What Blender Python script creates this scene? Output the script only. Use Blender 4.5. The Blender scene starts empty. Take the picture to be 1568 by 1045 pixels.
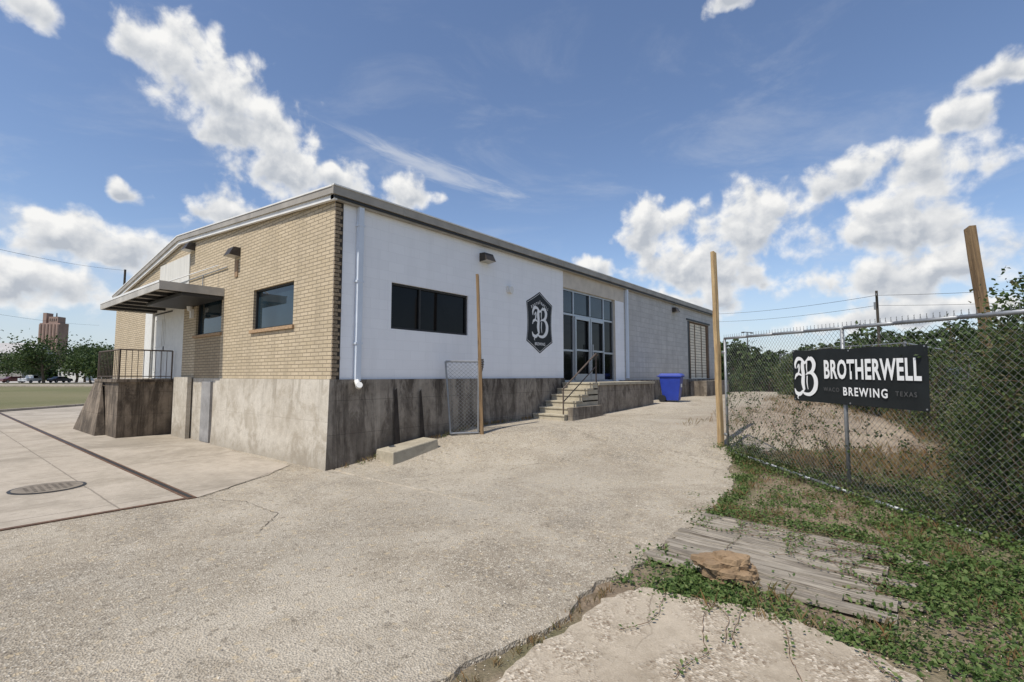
import bpy, math, random, bmesh
from mathutils import Vector, Matrix, noise
random.seed(7)
R=random.random
def U(a,b): return a+(b-a)*random.random()
def G(s): return random.gauss(0,s)
scene=bpy.context.scene
col=scene.collection

# ------------------------------------------------------------------ helpers
class MB:
    def __init__(s): s.v=[];s.f=[];s.m=[]
    def add(s,vs,fs,m=0):
        b=len(s.v); s.v.extend([tuple(p) for p in vs])
        for f in fs: s.f.append(tuple(b+i for i in f)); s.m.append(m)
    def quad(s,a,b,c,d,m=0): s.add([a,b,c,d],[(0,1,2,3)],m)
    def box(s,x0,x1,y0,y1,z0,z1,m=0):
        s.add([(x0,y0,z0),(x1,y0,z0),(x1,y1,z0),(x0,y1,z0),(x0,y0,z1),(x1,y0,z1),(x1,y1,z1),(x0,y1,z1)],
              [(3,2,1,0),(4,5,6,7),(0,1,5,4),(1,2,6,5),(2,3,7,6),(3,0,4,7)],m)
    def obox(s,o,ax,ay,az,m=0):
        o=Vector(o);ax=Vector(ax);ay=Vector(ay);az=Vector(az)
        p=[o,o+ax,o+ax+ay,o+ay,o+az,o+ax+az,o+ax+ay+az,o+ay+az]
        s.add(p,[(3,2,1,0),(4,5,6,7),(0,1,5,4),(1,2,6,5),(2,3,7,6),(3,0,4,7)],m)
    def tube(s,p,q,r0,r1=None,n=8,m=0,cap=True):
        if r1 is None: r1=r0
        p=Vector(p);q=Vector(q);d=(q-p)
        if d.length<1e-6: return
        d.normalize(); a=d.orthogonal().normalized(); b=d.cross(a)
        vs=[]
        for c,r in((p,r0),(q,r1)):
            for i in range(n):
                t=2*math.pi*i/n; vs.append(c+a*(math.cos(t)*r)+b*(math.sin(t)*r))
        fs=[(i,(i+1)%n,n+(i+1)%n,n+i) for i in range(n)]
        if cap: fs+= [tuple(reversed(range(n))),tuple(range(n,2*n))]
        s.add(vs,fs,m)
    def leaf(s,c,size,m=0,up=0.0,asp=0.6):
        n=Vector((G(1),G(1),G(1)+up)); 
        if n.length<1e-4: n=Vector((0,0,1))
        n.normalize(); a=n.orthogonal().normalized(); b=n.cross(a); t=U(0,6.283)
        u=a*math.cos(t)+b*math.sin(t); w=n.cross(u)
        c=Vector(c); h=size*.5; k=n*(size*.12)
        s.add([c-u*h,c+w*h*asp+k-u*h*.2,c+u*h,c-w*h*asp+k-u*h*.2],[(0,1,2,3)],m)
    def build(s,name,mats,parent=None,smooth=False,mat=None):
        me=bpy.data.meshes.new(name); me.from_pydata(s.v,[],s.f)
        for k in mats: me.materials.append(k)
        me.polygons.foreach_set('material_index',s.m)
        if smooth: me.polygons.foreach_set('use_smooth',[True]*len(s.f))
        me.update()
        o=bpy.data.objects.new(name,me); col.objects.link(o)
        if parent: o.parent=parent
        if mat is not None: o.matrix_world=mat
        return o
def empty(name,loc=(0,0,0)):
    o=bpy.data.objects.new(name,None); o.empty_display_size=.3; o.location=loc; col.objects.link(o); return o

class NT:
    def __init__(s,tree): s.t=tree; s.n=tree.nodes; s.l=tree.links
    def node(s,ty,**k):
        n=s.n.new(ty)
        for a,b in k.items(): setattr(n,a,b)
        return n
    def put(s,sock,v):
        if isinstance(v,bpy.types.NodeSocket): s.l.new(v,sock)
        else:
            if sock.type=='RGBA' and hasattr(v,'__len__') and len(v)==3: v=(*v,1)
            sock.default_value=v
    def math(s,op,a,b=None,c=None,clamp=False):
        n=s.node('ShaderNodeMath',operation=op,use_clamp=clamp); s.put(n.inputs[0],a)
        if b is not None: s.put(n.inputs[1],b)
        if c is not None: s.put(n.inputs[2],c)
        return n.outputs[0]
    def vmath(s,op,a,b=None):
        n=s.node('ShaderNodeVectorMath',operation=op); s.put(n.inputs[0],a)
        if b is not None: s.put(n.inputs[1],b)
        return n.outputs['Value'] if op in('LENGTH','DOT_PRODUCT') else n.outputs[0]
    def noise(s,vec,scale,detail=4,rough=.55,dist=0):
        n=s.node('ShaderNodeTexNoise'); s.put(n.inputs['Vector'],vec)
        n.inputs['Scale'].default_value=scale;n.inputs['Detail'].default_value=detail;n.inputs['Roughness'].default_value=rough;n.inputs['Distortion'].default_value=dist
        return n.outputs[0]
    def vor(s,vec,scale,feature='F1',out=0):
        n=s.node('ShaderNodeTexVoronoi',feature=feature); s.put(n.inputs['Vector'],vec); n.inputs['Scale'].default_value=scale
        return n.outputs[out]
    def mr(s,v,a,b,c=0,d=1,sm=False):
        n=s.node('ShaderNodeMapRange'); n.interpolation_type='SMOOTHSTEP' if sm else 'LINEAR'
        s.put(n.inputs[0],v)
        for i,x in enumerate((a,b,c,d)): s.put(n.inputs[i+1],x)
        return n.outputs[0]
    def mix(s,f,a,b,blend='MIX'):
        n=s.node('ShaderNodeMix',data_type='RGBA',blend_type=blend); s.put(n.inputs[0],f); s.put(n.inputs[6],a); s.put(n.inputs[7],b)
        return n.outputs[2]
    def sep(s,v):
        n=s.node('ShaderNodeSeparateXYZ'); s.put(n.inputs[0],v); return n.outputs
    def comb(s,x,y,z=0.0):
        n=s.node('ShaderNodeCombineXYZ'); s.put(n.inputs[0],x);s.put(n.inputs[1],y);s.put(n.inputs[2],z); return n.outputs[0]
    def pos(s): return s.node('ShaderNodeNewGeometry').outputs['Position']
    def bump(s,h,st=.5,d=.01):
        n=s.node('ShaderNodeBump'); n.inputs['Strength'].default_value=st; n.inputs['Distance'].default_value=d; s.put(n.inputs['Height'],h); return n.outputs[0]
def mat(name):
    m=bpy.data.materials.new(name); m.use_nodes=True; t=NT(m.node_tree); b=m.node_tree.nodes['Principled BSDF']; t.b=b
    b.inputs['Roughness'].default_value=.8
    b.inputs['Specular IOR Level'].default_value=.3
    return m,t
def simple(name,c,rough=.8,var=.15,scale=6,metal=0,spec=.3,bump=0.0,stretch=(1,1,1)):
    m,t=mat(name); p=t.vmath('MULTIPLY',t.pos(),stretch)
    n=t.noise(p,scale,5,.6)
    f=t.mr(n,.3,.7,0,1)
    a=tuple(x*(1-var) for x in c); b=tuple(min(1,x*(1+var)) for x in c)
    t.put(t.b.inputs['Base Color'],t.mix(f,a,b)); t.b.inputs['Roughness'].default_value=rough
    t.b.inputs['Metallic'].default_value=metal; t.b.inputs['Specular IOR Level'].default_value=spec
    if bump: t.put(t.b.inputs['Normal'],t.bump(t.noise(p,scale*6,5,.6),bump,.01))
    return m

# ------------------------------------------------------------------ materials
def warped_cracks(t,p,scale,width,warp=1.5):
    nn=t.node('ShaderNodeTexNoise'); t.put(nn.inputs['Vector'],p); nn.inputs['Scale'].default_value=1.1; nn.inputs['Detail'].default_value=5
    q=t.vmath('ADD',p,t.vmath('MULTIPLY',nn.outputs[1],(warp,warp,0)))
    return t.mr(t.vor(q,scale,'DISTANCE_TO_EDGE'),.0,width,1,0)
def m_chipseal():
    m,t=mat('chip_seal'); p=t.pos(); sp=t.sep(p)
    big=t.noise(p,.26,5,.6,.4); med=t.noise(p,1.5,8,.72,.3); fine=t.noise(p,70,4,.75)
    dusty=t.noise(t.vmath('ADD',p,(9,4,0)),.5,8,.70,.6)
    v=t.vor(p,70,'F1',1); sv=t.sep(v)[0]; v3=t.sep(t.vor(p,28,'F1',1))[1]
    base=t.mix(t.mr(big,.38,.62),(.375,.318,.24),(.475,.415,.325))
    base=t.mix(t.mr(med,.50,.68,0,.65),base,(.55,.49,.395))
    base=t.mix(t.mr(med,.47,.33,0,.65),base,(.265,.222,.165))
    base=t.mix(t.mr(dusty,.53,.60,0,.55),base,(.56,.495,.395))
    base=t.mix(t.mr(dusty,.46,.38,0,.55),base,(.28,.245,.195))
    # tyre-darkened lane running up to the yard
    lane=t.math('ABSOLUTE',t.math('ADD',t.math('ADD',sp[1],3.4),t.math('MULTIPLY',t.math('SUBTRACT',big,.5),3)))
    base=t.mix(t.math('MULTIPLY',t.mr(lane,.2,1.3,.28,0,True),t.mr(med,.3,.6)),base,(.26,.235,.195))
    amt=t.mr(dusty,.60,.44,.55,1)
    base=t.mix(t.math('MULTIPLY',amt,t.mr(sv,.0,.32,.68,0)),base,(.16,.13,.095))
    base=t.mix(t.math('MULTIPLY',amt,t.mr(sv,.78,.95,0,.62)),base,(.74,.67,.55))
    base=t.mix(t.mr(v3,.94,.97,0,.45),base,(.60,.47,.29))
    base=t.mix(t.mr(v3,.05,.02,0,.5),base,(.14,.115,.085))
    base=t.mix(t.mr(fine,.35,.62,.32,0),base,(.17,.14,.10))
    cm=t.math('MULTIPLY',warped_cracks(t,p,.28,.005),t.mr(t.noise(p,.5,2),.5,.6))
    base=t.mix(t.math('MULTIPLY',cm,.55),base,(.11,.09,.065))
    # yard behind the gate: brown dirt
    ym=t.math('MULTIPLY',t.mr(sp[0],6.4,8.5),t.mr(t.math('ADD',sp[1],t.math('MULTIPLY',t.math('SUBTRACT',dusty,.5),3)),-3.0,-4.6))
    base=t.mix(t.math('MULTIPLY',ym,.8),base,t.mix(t.mr(med,.4,.6),(.22,.165,.115),(.36,.285,.205)))
    t.put(t.b.inputs['Base Color'],base); t.b.inputs['Roughness'].default_value=.9
    hgt=t.math('ADD',t.vor(p,70,'F1',0),t.math('ADD',t.math('MULTIPLY',fine,.7),t.math('MULTIPLY',med,1.2)))
    t.put(t.b.inputs['Normal'],t.bump(hgt,.9,.013)); return m
def m_concrete(name,c=(.42,.39,.34),dark=(.2,.18,.15),joint=0,streak=False,amt=.6,agg=False,cracks=0,patina=0):
    m,t=mat(name); p=t.pos()
    n1=t.noise(p,.9,6,.65,.4); n2=t.noise(p,7,6,.7); n3=t.noise(p,90,3,.6)
    base=t.mix(t.mr(n1,.42,.66,0,amt),c,dark)
    base=t.mix(t.mr(n2,.5,.75,0,.5),base,tuple(x*1.25 for x in c))
    base=t.mix(t.mr(n2,.46,.3,0,.45),base,tuple(x*.9 for x in dark))
    base=t.mix(t.mr(n3,.3,.55,.3,0),base,tuple(x*.5 for x in c))
    if patina:
        z=t.sep(p)[2]; nn=t.noise(t.vmath('ADD',p,(3,7,1)),1.6,7,.72,.5)
        base=t.mix(t.mr(nn,.5,.6,0,patina),base,dark)
        s=t.noise(t.vmath('MULTIPLY',p,(3,3,.2)),1.6,5,.7)
        base=t.mix(t.math('MULTIPLY',t.mr(s,.52,.66,0,patina),t.mr(z,.5,1.6,.2,1)),base,tuple(x*.7 for x in dark))
        low=t.math('ADD',t.mr(z,.0,.7,.9,0),t.math('MULTIPLY',t.math('SUBTRACT',nn,.5),1.6))
        base=t.mix(t.mr(low,.3,.8,0,.5),base,tuple(x*.7 for x in dark))
        base=t.mix(t.math('MULTIPLY',t.mr(t.math('ABSOLUTE',t.math('SUBTRACT',z,.86)),0,.012,.4,0),t.mr(n2,.4,.6)),base,tuple(x*.5 for x in dark))
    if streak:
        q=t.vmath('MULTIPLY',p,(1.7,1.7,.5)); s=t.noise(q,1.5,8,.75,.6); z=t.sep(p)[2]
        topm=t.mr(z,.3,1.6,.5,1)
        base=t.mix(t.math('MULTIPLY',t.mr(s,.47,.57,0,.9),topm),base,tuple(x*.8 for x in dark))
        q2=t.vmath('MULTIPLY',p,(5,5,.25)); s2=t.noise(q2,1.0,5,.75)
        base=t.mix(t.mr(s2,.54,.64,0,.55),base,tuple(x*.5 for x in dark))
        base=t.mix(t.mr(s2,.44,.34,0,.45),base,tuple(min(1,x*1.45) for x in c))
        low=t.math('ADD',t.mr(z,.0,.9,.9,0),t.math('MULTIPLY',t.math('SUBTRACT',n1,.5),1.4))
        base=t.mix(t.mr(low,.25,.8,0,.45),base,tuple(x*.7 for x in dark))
        br=t.node('ShaderNodeTexBrick'); sx=t.sep(p)
        t.put(br.inputs['Vector'],t.comb(t.math('ADD',sx[0],sx[1]),sx[2])); br.inputs['Scale'].default_value=1
        br.inputs['Brick Width'].default_value=2.44;br.inputs['Row Height'].default_value=.62;br.inputs['Mortar Size'].default_value=.006;br.offset=0
        base=t.mix(t.math('MULTIPLY',br.outputs['Fac'],.4),base,tuple(x*.5 for x in dark))
    if joint:
        br=t.node('ShaderNodeTexBrick'); t.put(br.inputs['Vector'],t.vmath('ADD',p,t.vmath('MULTIPLY',t.comb(n1,n2),(.05,.02,0)))); br.inputs['Scale'].default_value=1
        br.inputs['Brick Width'].default_value=joint;br.inputs['Row Height'].default_value=joint;br.inputs['Mortar Size'].default_value=.012;br.offset=0
        base=t.mix(t.math('MULTIPLY',br.outputs['Fac'],.6),base,(.12,.1,.08))
        base=t.mix(t.mr(t.noise(t.vmath('ADD',p,(5,2,0)),.35,6,.7,.6),.5,.60,0,.55),base,tuple(x*.9 for x in dark))
    h=t.math('ADD',n2,t.math('MULTIPLY',n3,.4))
    if agg:
        v=t.sep(t.vor(p,55,'F1',1)); am=t.mr(t.noise(p,1.7,7,.72,.3),.44,.53,0.1,1)
        base=t.mix(t.math('MULTIPLY',am,t.mr(v[0],.0,.45,.85,0)),base,(.18,.13,.085))
        base=t.mix(t.math('MULTIPLY',am,t.mr(v[0],.7,.9,0,.7)),base,(.62,.54,.43))
        h=t.math('ADD',h,t.math('MULTIPLY',am,t.vor(p,55,'F1',0)))
    if cracks:
        cmask=t.mr(t.noise(p,.8,3),.47,.55)
        base=t.mix(t.math('MULTIPLY',t.math('MULTIPLY',warped_cracks(t,p,cracks,.006,.5),.6),cmask),base,(.12,.09,.06))
    t.put(t.b.inputs['Base Color'],base); t.b.inputs['Roughness'].default_value=.85
    t.put(t.b.inputs['Normal'],t.bump(h,.7,.014)); return m
def m_brick(name,c1,c2,mortar,axis='Y',w=.3,h=.074,ms=.010,bump=.9,dirt=True,grime=0.0):
    m,t=mat(name); p=t.pos(); s=t.sep(p)
    br=t.node('ShaderNodeTexBrick'); u=s[1] if axis=='Y' else s[0]
    t.put(br.inputs['Vector'],t.comb(u,s[2])); br.inputs['Scale'].default_value=1
    br.inputs['Brick Width'].default_value=w;br.inputs['Row Height'].default_value=h;br.inputs['Mortar Size'].default_value=ms
    br.inputs['Mortar Smooth'].default_value=.3
    t.put(br.inputs['Color1'],c1);t.put(br.inputs['Color2'],c2);t.put(br.inputs['Mortar'],mortar)
    n=t.noise(p,1.3,5,.6); n2=t.noise(p,25,4,.6)
    c=br.outputs['Color']
    if dirt:
        c=t.mix(t.mr(n,.45,.7,0,.35),c,tuple(x*.55 for x in c1))
        c=t.mix(t.mr(n2,.35,.6,.25,0),c,tuple(x*.45 for x in c1))
        c=t.mix(t.mr(t.noise(t.vmath('MULTIPLY',p,(2,2,.2)),1.4,5,.7),.50,.68,0,.35),c,tuple(x*.5 for x in c1))
    if grime:
        st=t.noise(t.vmath('MULTIPLY',p,(3,3,.25)),1.2,5,.65)
        c=t.mix(t.mr(st,.5,.72,0,grime),c,tuple(x*.62 for x in c1))
        c=t.mix(t.mr(t.math('ADD',s[2],t.math('MULTIPLY',n,.5)),1.8,2.15,grime*1.2,0),c,tuple(x*.6 for x in c1))
    t.put(t.b.inputs['Base Color'],c)
    hh=t.math('ADD',t.math('SUBTRACT',1,br.outputs['Fac']),t.math('MULTIPLY',n2,.25))
    t.put(t.b.inputs['Normal'],t.bump(hh,bump,.012)); return m
def m_leaf(name,cs):
    m,t=mat(name); g=t.node('ShaderNodeNewGeometry'); r=t.node('ShaderNodeValToRGB')
    t.l.new(g.outputs['Random Per Island'],r.inputs[0]); el=r.color_ramp.elements
    el[0].color=(*cs[0],1); el[1].color=(*cs[-1],1)
    for i,c in enumerate(cs[1:-1]): e=el.new((i+1)/(len(cs)-1)); e.color=(*c,1)
    t.l.new(r.outputs[0],t.b.inputs['Base Color']); t.b.inputs['Roughness'].default_value=.6
    tr=t.node('ShaderNodeBsdfTranslucent'); t.l.new(r.outputs[0],tr.inputs[0]); ms=t.node('ShaderNodeMixShader'); ms.inputs[0].default_value=.3
    t.l.new(t.b.outputs[0],ms.inputs[1]); t.l.new(tr.outputs[0],ms.inputs[2])
    t.l.new(ms.outputs[0],t.n['Material Output'].inputs[0]); return m
def m_ground():
    m,t=mat('dirt_and_grass'); p=t.pos()
    n=t.noise(p,.5,6,.65); n2=t.noise(p,6,6,.7); n3=t.noise(p,50,3,.7); nb=t.noise(p,.03,4,.6)
    dist=t.vmath('LENGTH',p)
    near=t.mix(t.mr(n2,.35,.65),(.17,.125,.08),(.35,.27,.19))
    near=t.mix(t.mr(n3,.3,.6,.5,0),near,(.09,.07,.05))
    near=t.mix(t.mr(n,.45,.6,0,.5),near,(.10,.12,.045))
    far=t.mix(t.mr(n2,.3,.7),(.085,.095,.037),(.165,.155,.07))
    far=t.mix(t.mr(nb,.42,.6,0,.7),far,(.20,.175,.095))
    c=t.mix(t.mr(dist,18,26),near,far)
    t.put(t.b.inputs['Base Color'],c); t.b.inputs['Roughness'].default_value=.95
    t.put(t.b.inputs['Normal'],t.bump(t.math('ADD',n2,n3),.8,.03)); return m
def m_wood(name,c,dark,axis=0,sc=1,rough=14):
    m,t=mat(name); tc=t.node('ShaderNodeTexCoord').outputs['Object']
    oi=t.node('ShaderNodeObjectInfo').outputs['Random']
    st=[rough]*3; st[axis]=.9
    q=t.vmath('ADD',t.vmath('MULTIPLY',tc,tuple(st)),t.comb(t.math('MULTIPLY',oi,37.0),t.math('MULTIPLY',oi,91.0)))
    n=t.noise(q,1.6*sc,7,.72,.5); n2=t.noise(t.pos(),3,5,.6)
    b=t.mix(t.mr(n,.42,.56),dark,c); b=t.mix(t.mr(n2,.42,.62,0,.55),b,tuple(x*.6 for x in c))
    b=t.mix(t.math('MULTIPLY',oi,.35),b,tuple(x*.6 for x in c))
    t.put(t.b.inputs['Base Color'],b); t.put(t.b.inputs['Normal'],t.bump(n,1.0,.012)); return m

CH=m_chipseal()
GR=m_ground()
PADM=m_concrete('pad_concrete',(.42,.365,.295),(.25,.215,.165),joint=3.05,amt=.65)
SLABM=m_concrete('slab_concrete',(.42,.355,.27),(.25,.20,.14),amt=.6,agg=True,cracks=.6)
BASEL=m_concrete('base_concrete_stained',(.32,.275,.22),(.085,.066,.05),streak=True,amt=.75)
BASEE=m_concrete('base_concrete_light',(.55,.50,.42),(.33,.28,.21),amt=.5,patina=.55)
STEPM=m_concrete('step_concrete',(.46,.41,.31),(.25,.21,.155),amt=.6)
DARKC=m_concrete('dock_concrete_dark',(.25,.20,.15),(.06,.046,.034),streak=True,amt=.8)
BRICK=m_brick('tan_brick',(.575,.47,.325),(.50,.405,.27),(.26,.208,.145))
BRICKD=m_brick('tan_brick_dark',(.42,.33,.215),(.36,.28,.18),(.2,.16,.11))
WHITE=m_brick('white_painted_block',(.84,.84,.85),(.81,.81,.82),(.78,.78,.79),'X',.41,.203,.006,.25,False,.14)
WHITE2=m_brick('worn_white_block',(.60,.58,.55),(.52,.505,.48),(.44,.42,.39),'X',.41,.203,.008,.6,True,.35)
BEIGE=simple('bay_header_beige',(.56,.50,.42),.8,.12,3)
WPAINT=simple('white_door_paint',(.66,.65,.61),.6,.07,5)
COPE=simple('coping_metal',(.32,.29,.245),.5,.2,2,0,.4)
COPEW=simple('coping_white',(.70,.685,.65),.5,.1,2,0,.4)
SPOUT=simple('downspout_paint',(.60,.65,.72),.4,.06,2)
ALU=simple('aluminium_frame',(.42,.44,.46),.35,.05,3,.5,.5)
DKFR=simple('dark_frame',(.03,.03,.03),.5,.1,3)
BLACK=simple('black_paint',(.018,.02,.022),.6,.2,8)
VINYL=simple('black_vinyl',(.014,.017,.018),.5,.2,4,0,.3)
WTXT=simple('white_lettering',(.78,.78,.77),.6,.03,9)
GTXT=simple('grey_lettering',(.09,.09,.09),.6,.03,9)
GALV=simple('galvanised_steel',(.28,.29,.30),.5,.15,8,.5,.5)
WIRE=simple('chain_link_wire',(.24,.24,.23),.5,.2,8,.4,.5)
RUST=simple('rusty_steel',(.12,.07,.045),.8,.4,12)
RAILM=simple('rusty_rail',(.10,.075,.06),.6,.3,10)
BLUE=simple('blue_plastic',(.02,.045,.30),.45,.12,4,0,.4)
TYRE=simple('black_rubber',(.02,.02,.02),.8,.1,6)
WOODP=m_wood('post_wood',(.50,.36,.19),(.31,.20,.10),2)
WOODO=m_wood('old_post_wood',(.32,.21,.11),(.13,.085,.05),2)
PLANK=m_wood('weathered_plank',(.40,.35,.28),(.10,.08,.058),0,1,20)
BARK=simple('bark',(.11,.085,.06),.95,.4,5,bump=.6)
LEAF=m_leaf('vine_leaves',[(.022,.042,.012),(.045,.078,.02),(.075,.115,.03),(.12,.155,.05),(.15,.13,.06)])
LEAFW=m_leaf('weed_leaves',[(.045,.08,.02),(.075,.125,.03),(.11,.17,.045),(.17,.205,.07)])
LEAFT=m_leaf('tree_leaves',[(.022,.042,.014),(.04,.07,.02),(.065,.1,.03),(.095,.13,.04)])
DRY=m_leaf('dry_grass',[(.20,.15,.085),(.33,.26,.14),(.32,.18,.08),(.13,.16,.05)])
STEM=simple('vine_stem',(.12,.075,.05),.9,.2,20)
def m_glass(name,c,rough=.03,spec=.6):
    m,t=mat(name); n=t.noise(t.pos(),1.2,3,.5)
    t.put(t.b.inputs['Base Color'],t.mix(t.mr(n,.4,.6),c,tuple(x*.6 for x in c)))
    t.b.inputs['Roughness'].default_value=rough; t.b.inputs['Specular IOR Level'].default_value=spec
    t.put(t.b.inputs['Normal'],t.bump(t.noise(t.pos(),1.6,2,.5),.05,.02))
    return m
GLASS=m_glass('dark_glass',(.008,.009,.010),.05,.16)
GLASSB=m_glass('tinted_glass',(.02,.035,.045),.03,.55)
ROCKM=m_concrete('rock_stone',(.30,.205,.12),(.10,.065,.038),amt=.85)

# ------------------------------------------------------------------ ground heights
def sm(x,a,b):
    t=max(0,min(1,(x-a)/(b-a))); return t*t*(3-2*t)
def hs(s):
    P=[(0,0),(3.2,.48),(6,.53),(12,.72),(25,.75)]
    if s<=0: return 0
    for (a,b),(c,d) in zip(P,P[1:]):
        if s<=c: return b+(d-b)*(s-a)/(c-a)
    return .75
def H(x,y):
    s=x+min(y,0)
    if s<-.5: return 0
    h=sum(hs(s+o) for o in(-.5,-.25,0,.25,.5))/5
    return h*(1-sm(y,1,9))
def axis(vals):
    out=[]
    for a,b,st in vals:
        n=max(1,round((b-a)/st)); out+= [a+(b-a)*i/n for i in range(n)]
    return out+[vals[-1][1]]
xs=axis([(-3000,-300,900),(-300,-40,65),(-40,-8,4),(-8,30,.3),(30,70,5),(70,400,55),(400,3000,650)])
ys=axis([(-3000,-300,900),(-300,-40,65),(-40,-14,4),(-14,12,.3),(12,60,4),(60,400,50),(400,3000,650)])
g=MB(); nx=len(xs)
for y in ys:
    for x in xs:
        near=max(0,1-math.hypot(x,y)/40)
        dz=(noise.noise(Vector((x*.8,y*.8,0)))*.02)*near if (y<-6.5) else 0
        g.v.append((x,y,H(x,y)-.055+dz))
for j in range(len(ys)-1):
    for i in range(nx-1):
        g.f.append((j*nx+i,j*nx+i+1,(j+1)*nx+i+1,(j+1)*nx+i)); g.m.append(0)
g.build('ground',[GR],smooth=True)

# driveway
EDGE=[(-14,-30),(-3.9,-30),(-3.75,-7.6),(-3.3,-6.5),(-2.9,-6.12),(-1.6,-6.17),(-.75,-6.2),(.5,-6.21),(3.5,-6.05),(4.6,-5.6),(6,-5.35),(7.2,-6.3),(9,-8.6),(13,-7.6),(24,-3.4),(27,-2.5)]
def edge(x):
    for (a,b),(c,d) in zip(EDGE,EDGE[1:]):
        if a<=x<=c: return b+(d-b)*(x-a)/(c-a)
    return EDGE[-1][1]
d=MB()
dx=axis([(-14,-4,1),(-4,8,.07),(8,27,.3)])
NV=36
def topy(x): return 26.8+.9*x if x<=0 else 1.0
cols_=[]
for x in dx:
    e=edge(x)+noise.noise(Vector((x*1.3,3,0)))*.14+noise.noise(Vector((x*6,7,0)))*.06+noise.noise(Vector((x*18,1,0)))*.03
    T=topy(x); c=[(x,e-.03,H(x,e)-.12)]
    for k in range(NV+1):
        y=e+(T-e)*(k/NV)
        c.append((x,y,H(x,y)+(-.022 if k==0 else 0)))
    cols_.append(c)
n=NV+2
for c in cols_: d.v+=c
for i in range(len(dx)-1):
    for k in range(n-1):
        d.f.append((i*n+k,(i+1)*n+k,(i+1)*n+k+1,i*n+k+1)); d.m.append(0)
d.build('driveway',[CH],smooth=False)

p=MB()
def poly(mb,pts,z,m=0): mb.add([(a,b,z) for a,b in pts],[tuple(range(len(pts)))],m)
poly(p,[(-14,-.36),(-2.36,-.36),(-2.36,24.6),(-14,14.2)],.006)
poly(p,[(-2.24,-.46),(-.9,.35),(-.3,.92),(.02,1.0),(.02,16.2),(7,16.2),(7,33.1),(-2.24,24.7)],.008)
p.build('concrete_pad',[PADM])
p=MB()
p.box(-2.36,-2.24,-.46,24.6,-.02,.013,0); p.box(-14,-2.36,-.43,-.36,-.02,.013,0)
p.box(-2.325,-2.275,-.4,24.5,-.01,.017,1)
p.build('drain_channel',[RUST,DKFR])
p=MB(); N=40
for rr,z,mm in((.44,.012,1),(.40,.017,0)):
    p.add([(-3.45+rr*math.cos(2*math.pi*i/N),1.95+rr*math.sin(2*math.pi*i/N),z) for i in range(N)],[tuple(range(N))],mm)
for i in range(-4,5):
    for j in range(-4,5):
        if i*i+j*j<15: p.box(-3.45+i*.08-.02,-3.45+i*.08+.02,1.95+j*.08-.02,1.95+j*.08+.02,.017,.022,0)
p.build('manhole_cover',[simple('cast_iron',(.20,.17,.135),.8,.3,8,.1),DKFR])
p=MB()
def crack(pts,w,z=.006):
    out=[]
    for (a,b) in zip(pts,pts[1:]):
        for k in range(14): 
            t=k/14; out.append((a[0]+(b[0]-a[0])*t+G(.012),a[1]+(b[1]-a[1])*t+G(.012)))
    out.append(pts[-1])
    for a,b in zip(out,out[1:]):
        dv=Vector((b[0]-a[0],b[1]-a[1])); 
        if dv.length<1e-5: continue
        nn=Vector((-dv.y,dv.x)).normalized(); w1=w*U(.3,1.2)
        za=H(*a)+z;zb_=H(*b)+z
        p.quad((a[0]-nn.x*w1,a[1]-nn.y*w1,za),(b[0]-nn.x*w1,b[1]-nn.y*w1,zb_),(b[0]+nn.x*w1,b[1]+nn.y*w1,zb_),(a[0]+nn.x*w1,a[1]+nn.y*w1,za))
crack([(-2.24,-.5),(-1.9,-1.2),(-1.9,-2.1),(-2.4,-2.7)],.005)
crack([(-.2,.95),(-1.2,.2),(-2.2,-.48)],.008,.010)
crack([(-2.2,3.4),(-.2,3.5)],.007,.011)
crack([(-2.2,6.6),(-.1,6.6)],.007,.011)
p.build('pavement_cracks',[simple('crack_dark',(.13,.105,.08),.95,.3,20)])

# ------------------------------------------------------------------ building
B=empty('brewery_building')
def wall(name,axis_,rect,ops,mats,mf,depth=.14,mr=None):
    u0,u1,v0,v1=rect; us={u0,u1}; vs={v0,v1}
    for o in ops: us|={o[0],o[1]}; vs|={o[2],o[3]}
    extra=mr or ([],[]); us|=set(extra[0]); vs|=set(extra[1])
    us=sorted(us); vs=sorted(vs); w=MB()
    P=(lambda u,v,d=0:(u,d,v)) if axis_=='X' else (lambda u,v,d=0:(d,u,v))
    for a,b in zip(us,us[1:]):
        for c,e in zip(vs,vs[1:]):
            uc,vc=(a+b)/2,(c+e)/2
            if any(o[0]<uc<o[1] and o[2]<vc<o[3] for o in ops): continue
            q=[P(a,c),P(b,c),P(b,e),P(a,e)]
            if axis_!='X': q.reverse()
            w.add(q,[(0,1,2,3)],mf(uc,vc))
    for o in ops:
        a,b,c,e=o[:4]; m=mf((a+b)/2,e+.01)
        for s_,t_ in(((a,c),(a,e)),((a,e),(b,e)),((b,e),(b,c)),((b,c),(a,c))):
            w.add([P(*s_),P(*t_),P(t_[0],t_[1],depth),P(s_[0],s_[1],depth)],[(0,1,2,3)],m)
    return w.build(name,mats,B)
ops=[(1.32,3.59,2.67,3.64),(7.81,11.29,1.5,4.47),(18.9,22.2,1.55,4.4)]
wall('long_wall','X',(0,23.5,1.5,5.1),ops,[WHITE,WHITE2,BEIGE],
     lambda u,v: 2 if(7.81<u<12.0 and v>4.47) else (1 if u>12.0 else 0),.14,([7.81,12.0],[4.47]))
ope=[(1.49,3.37,2.74,3.66),(5.2,6.97,2.8,3.76),(8.95,10.95,1.6,3.72)]
wall('end_wall','Y',(0,15.6,1.5,4.6),ope,[BRICK,WPAINT,BRICKD],
     lambda u,v: 1 if(7.95<u<11.7 and v<3.84) else (2 if (5.2<u<6.97 and v<2.8) else 0),.14,([7.95,11.7,5.2,6.97],[3.84]))
w=MB()
w.add([(0,0,4.6),(0,0,5.1),(0,8.4,5.7),(0,15.6,4.66),(0,15.6,4.6)],[(0,1,2,3,4)],0)
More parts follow.
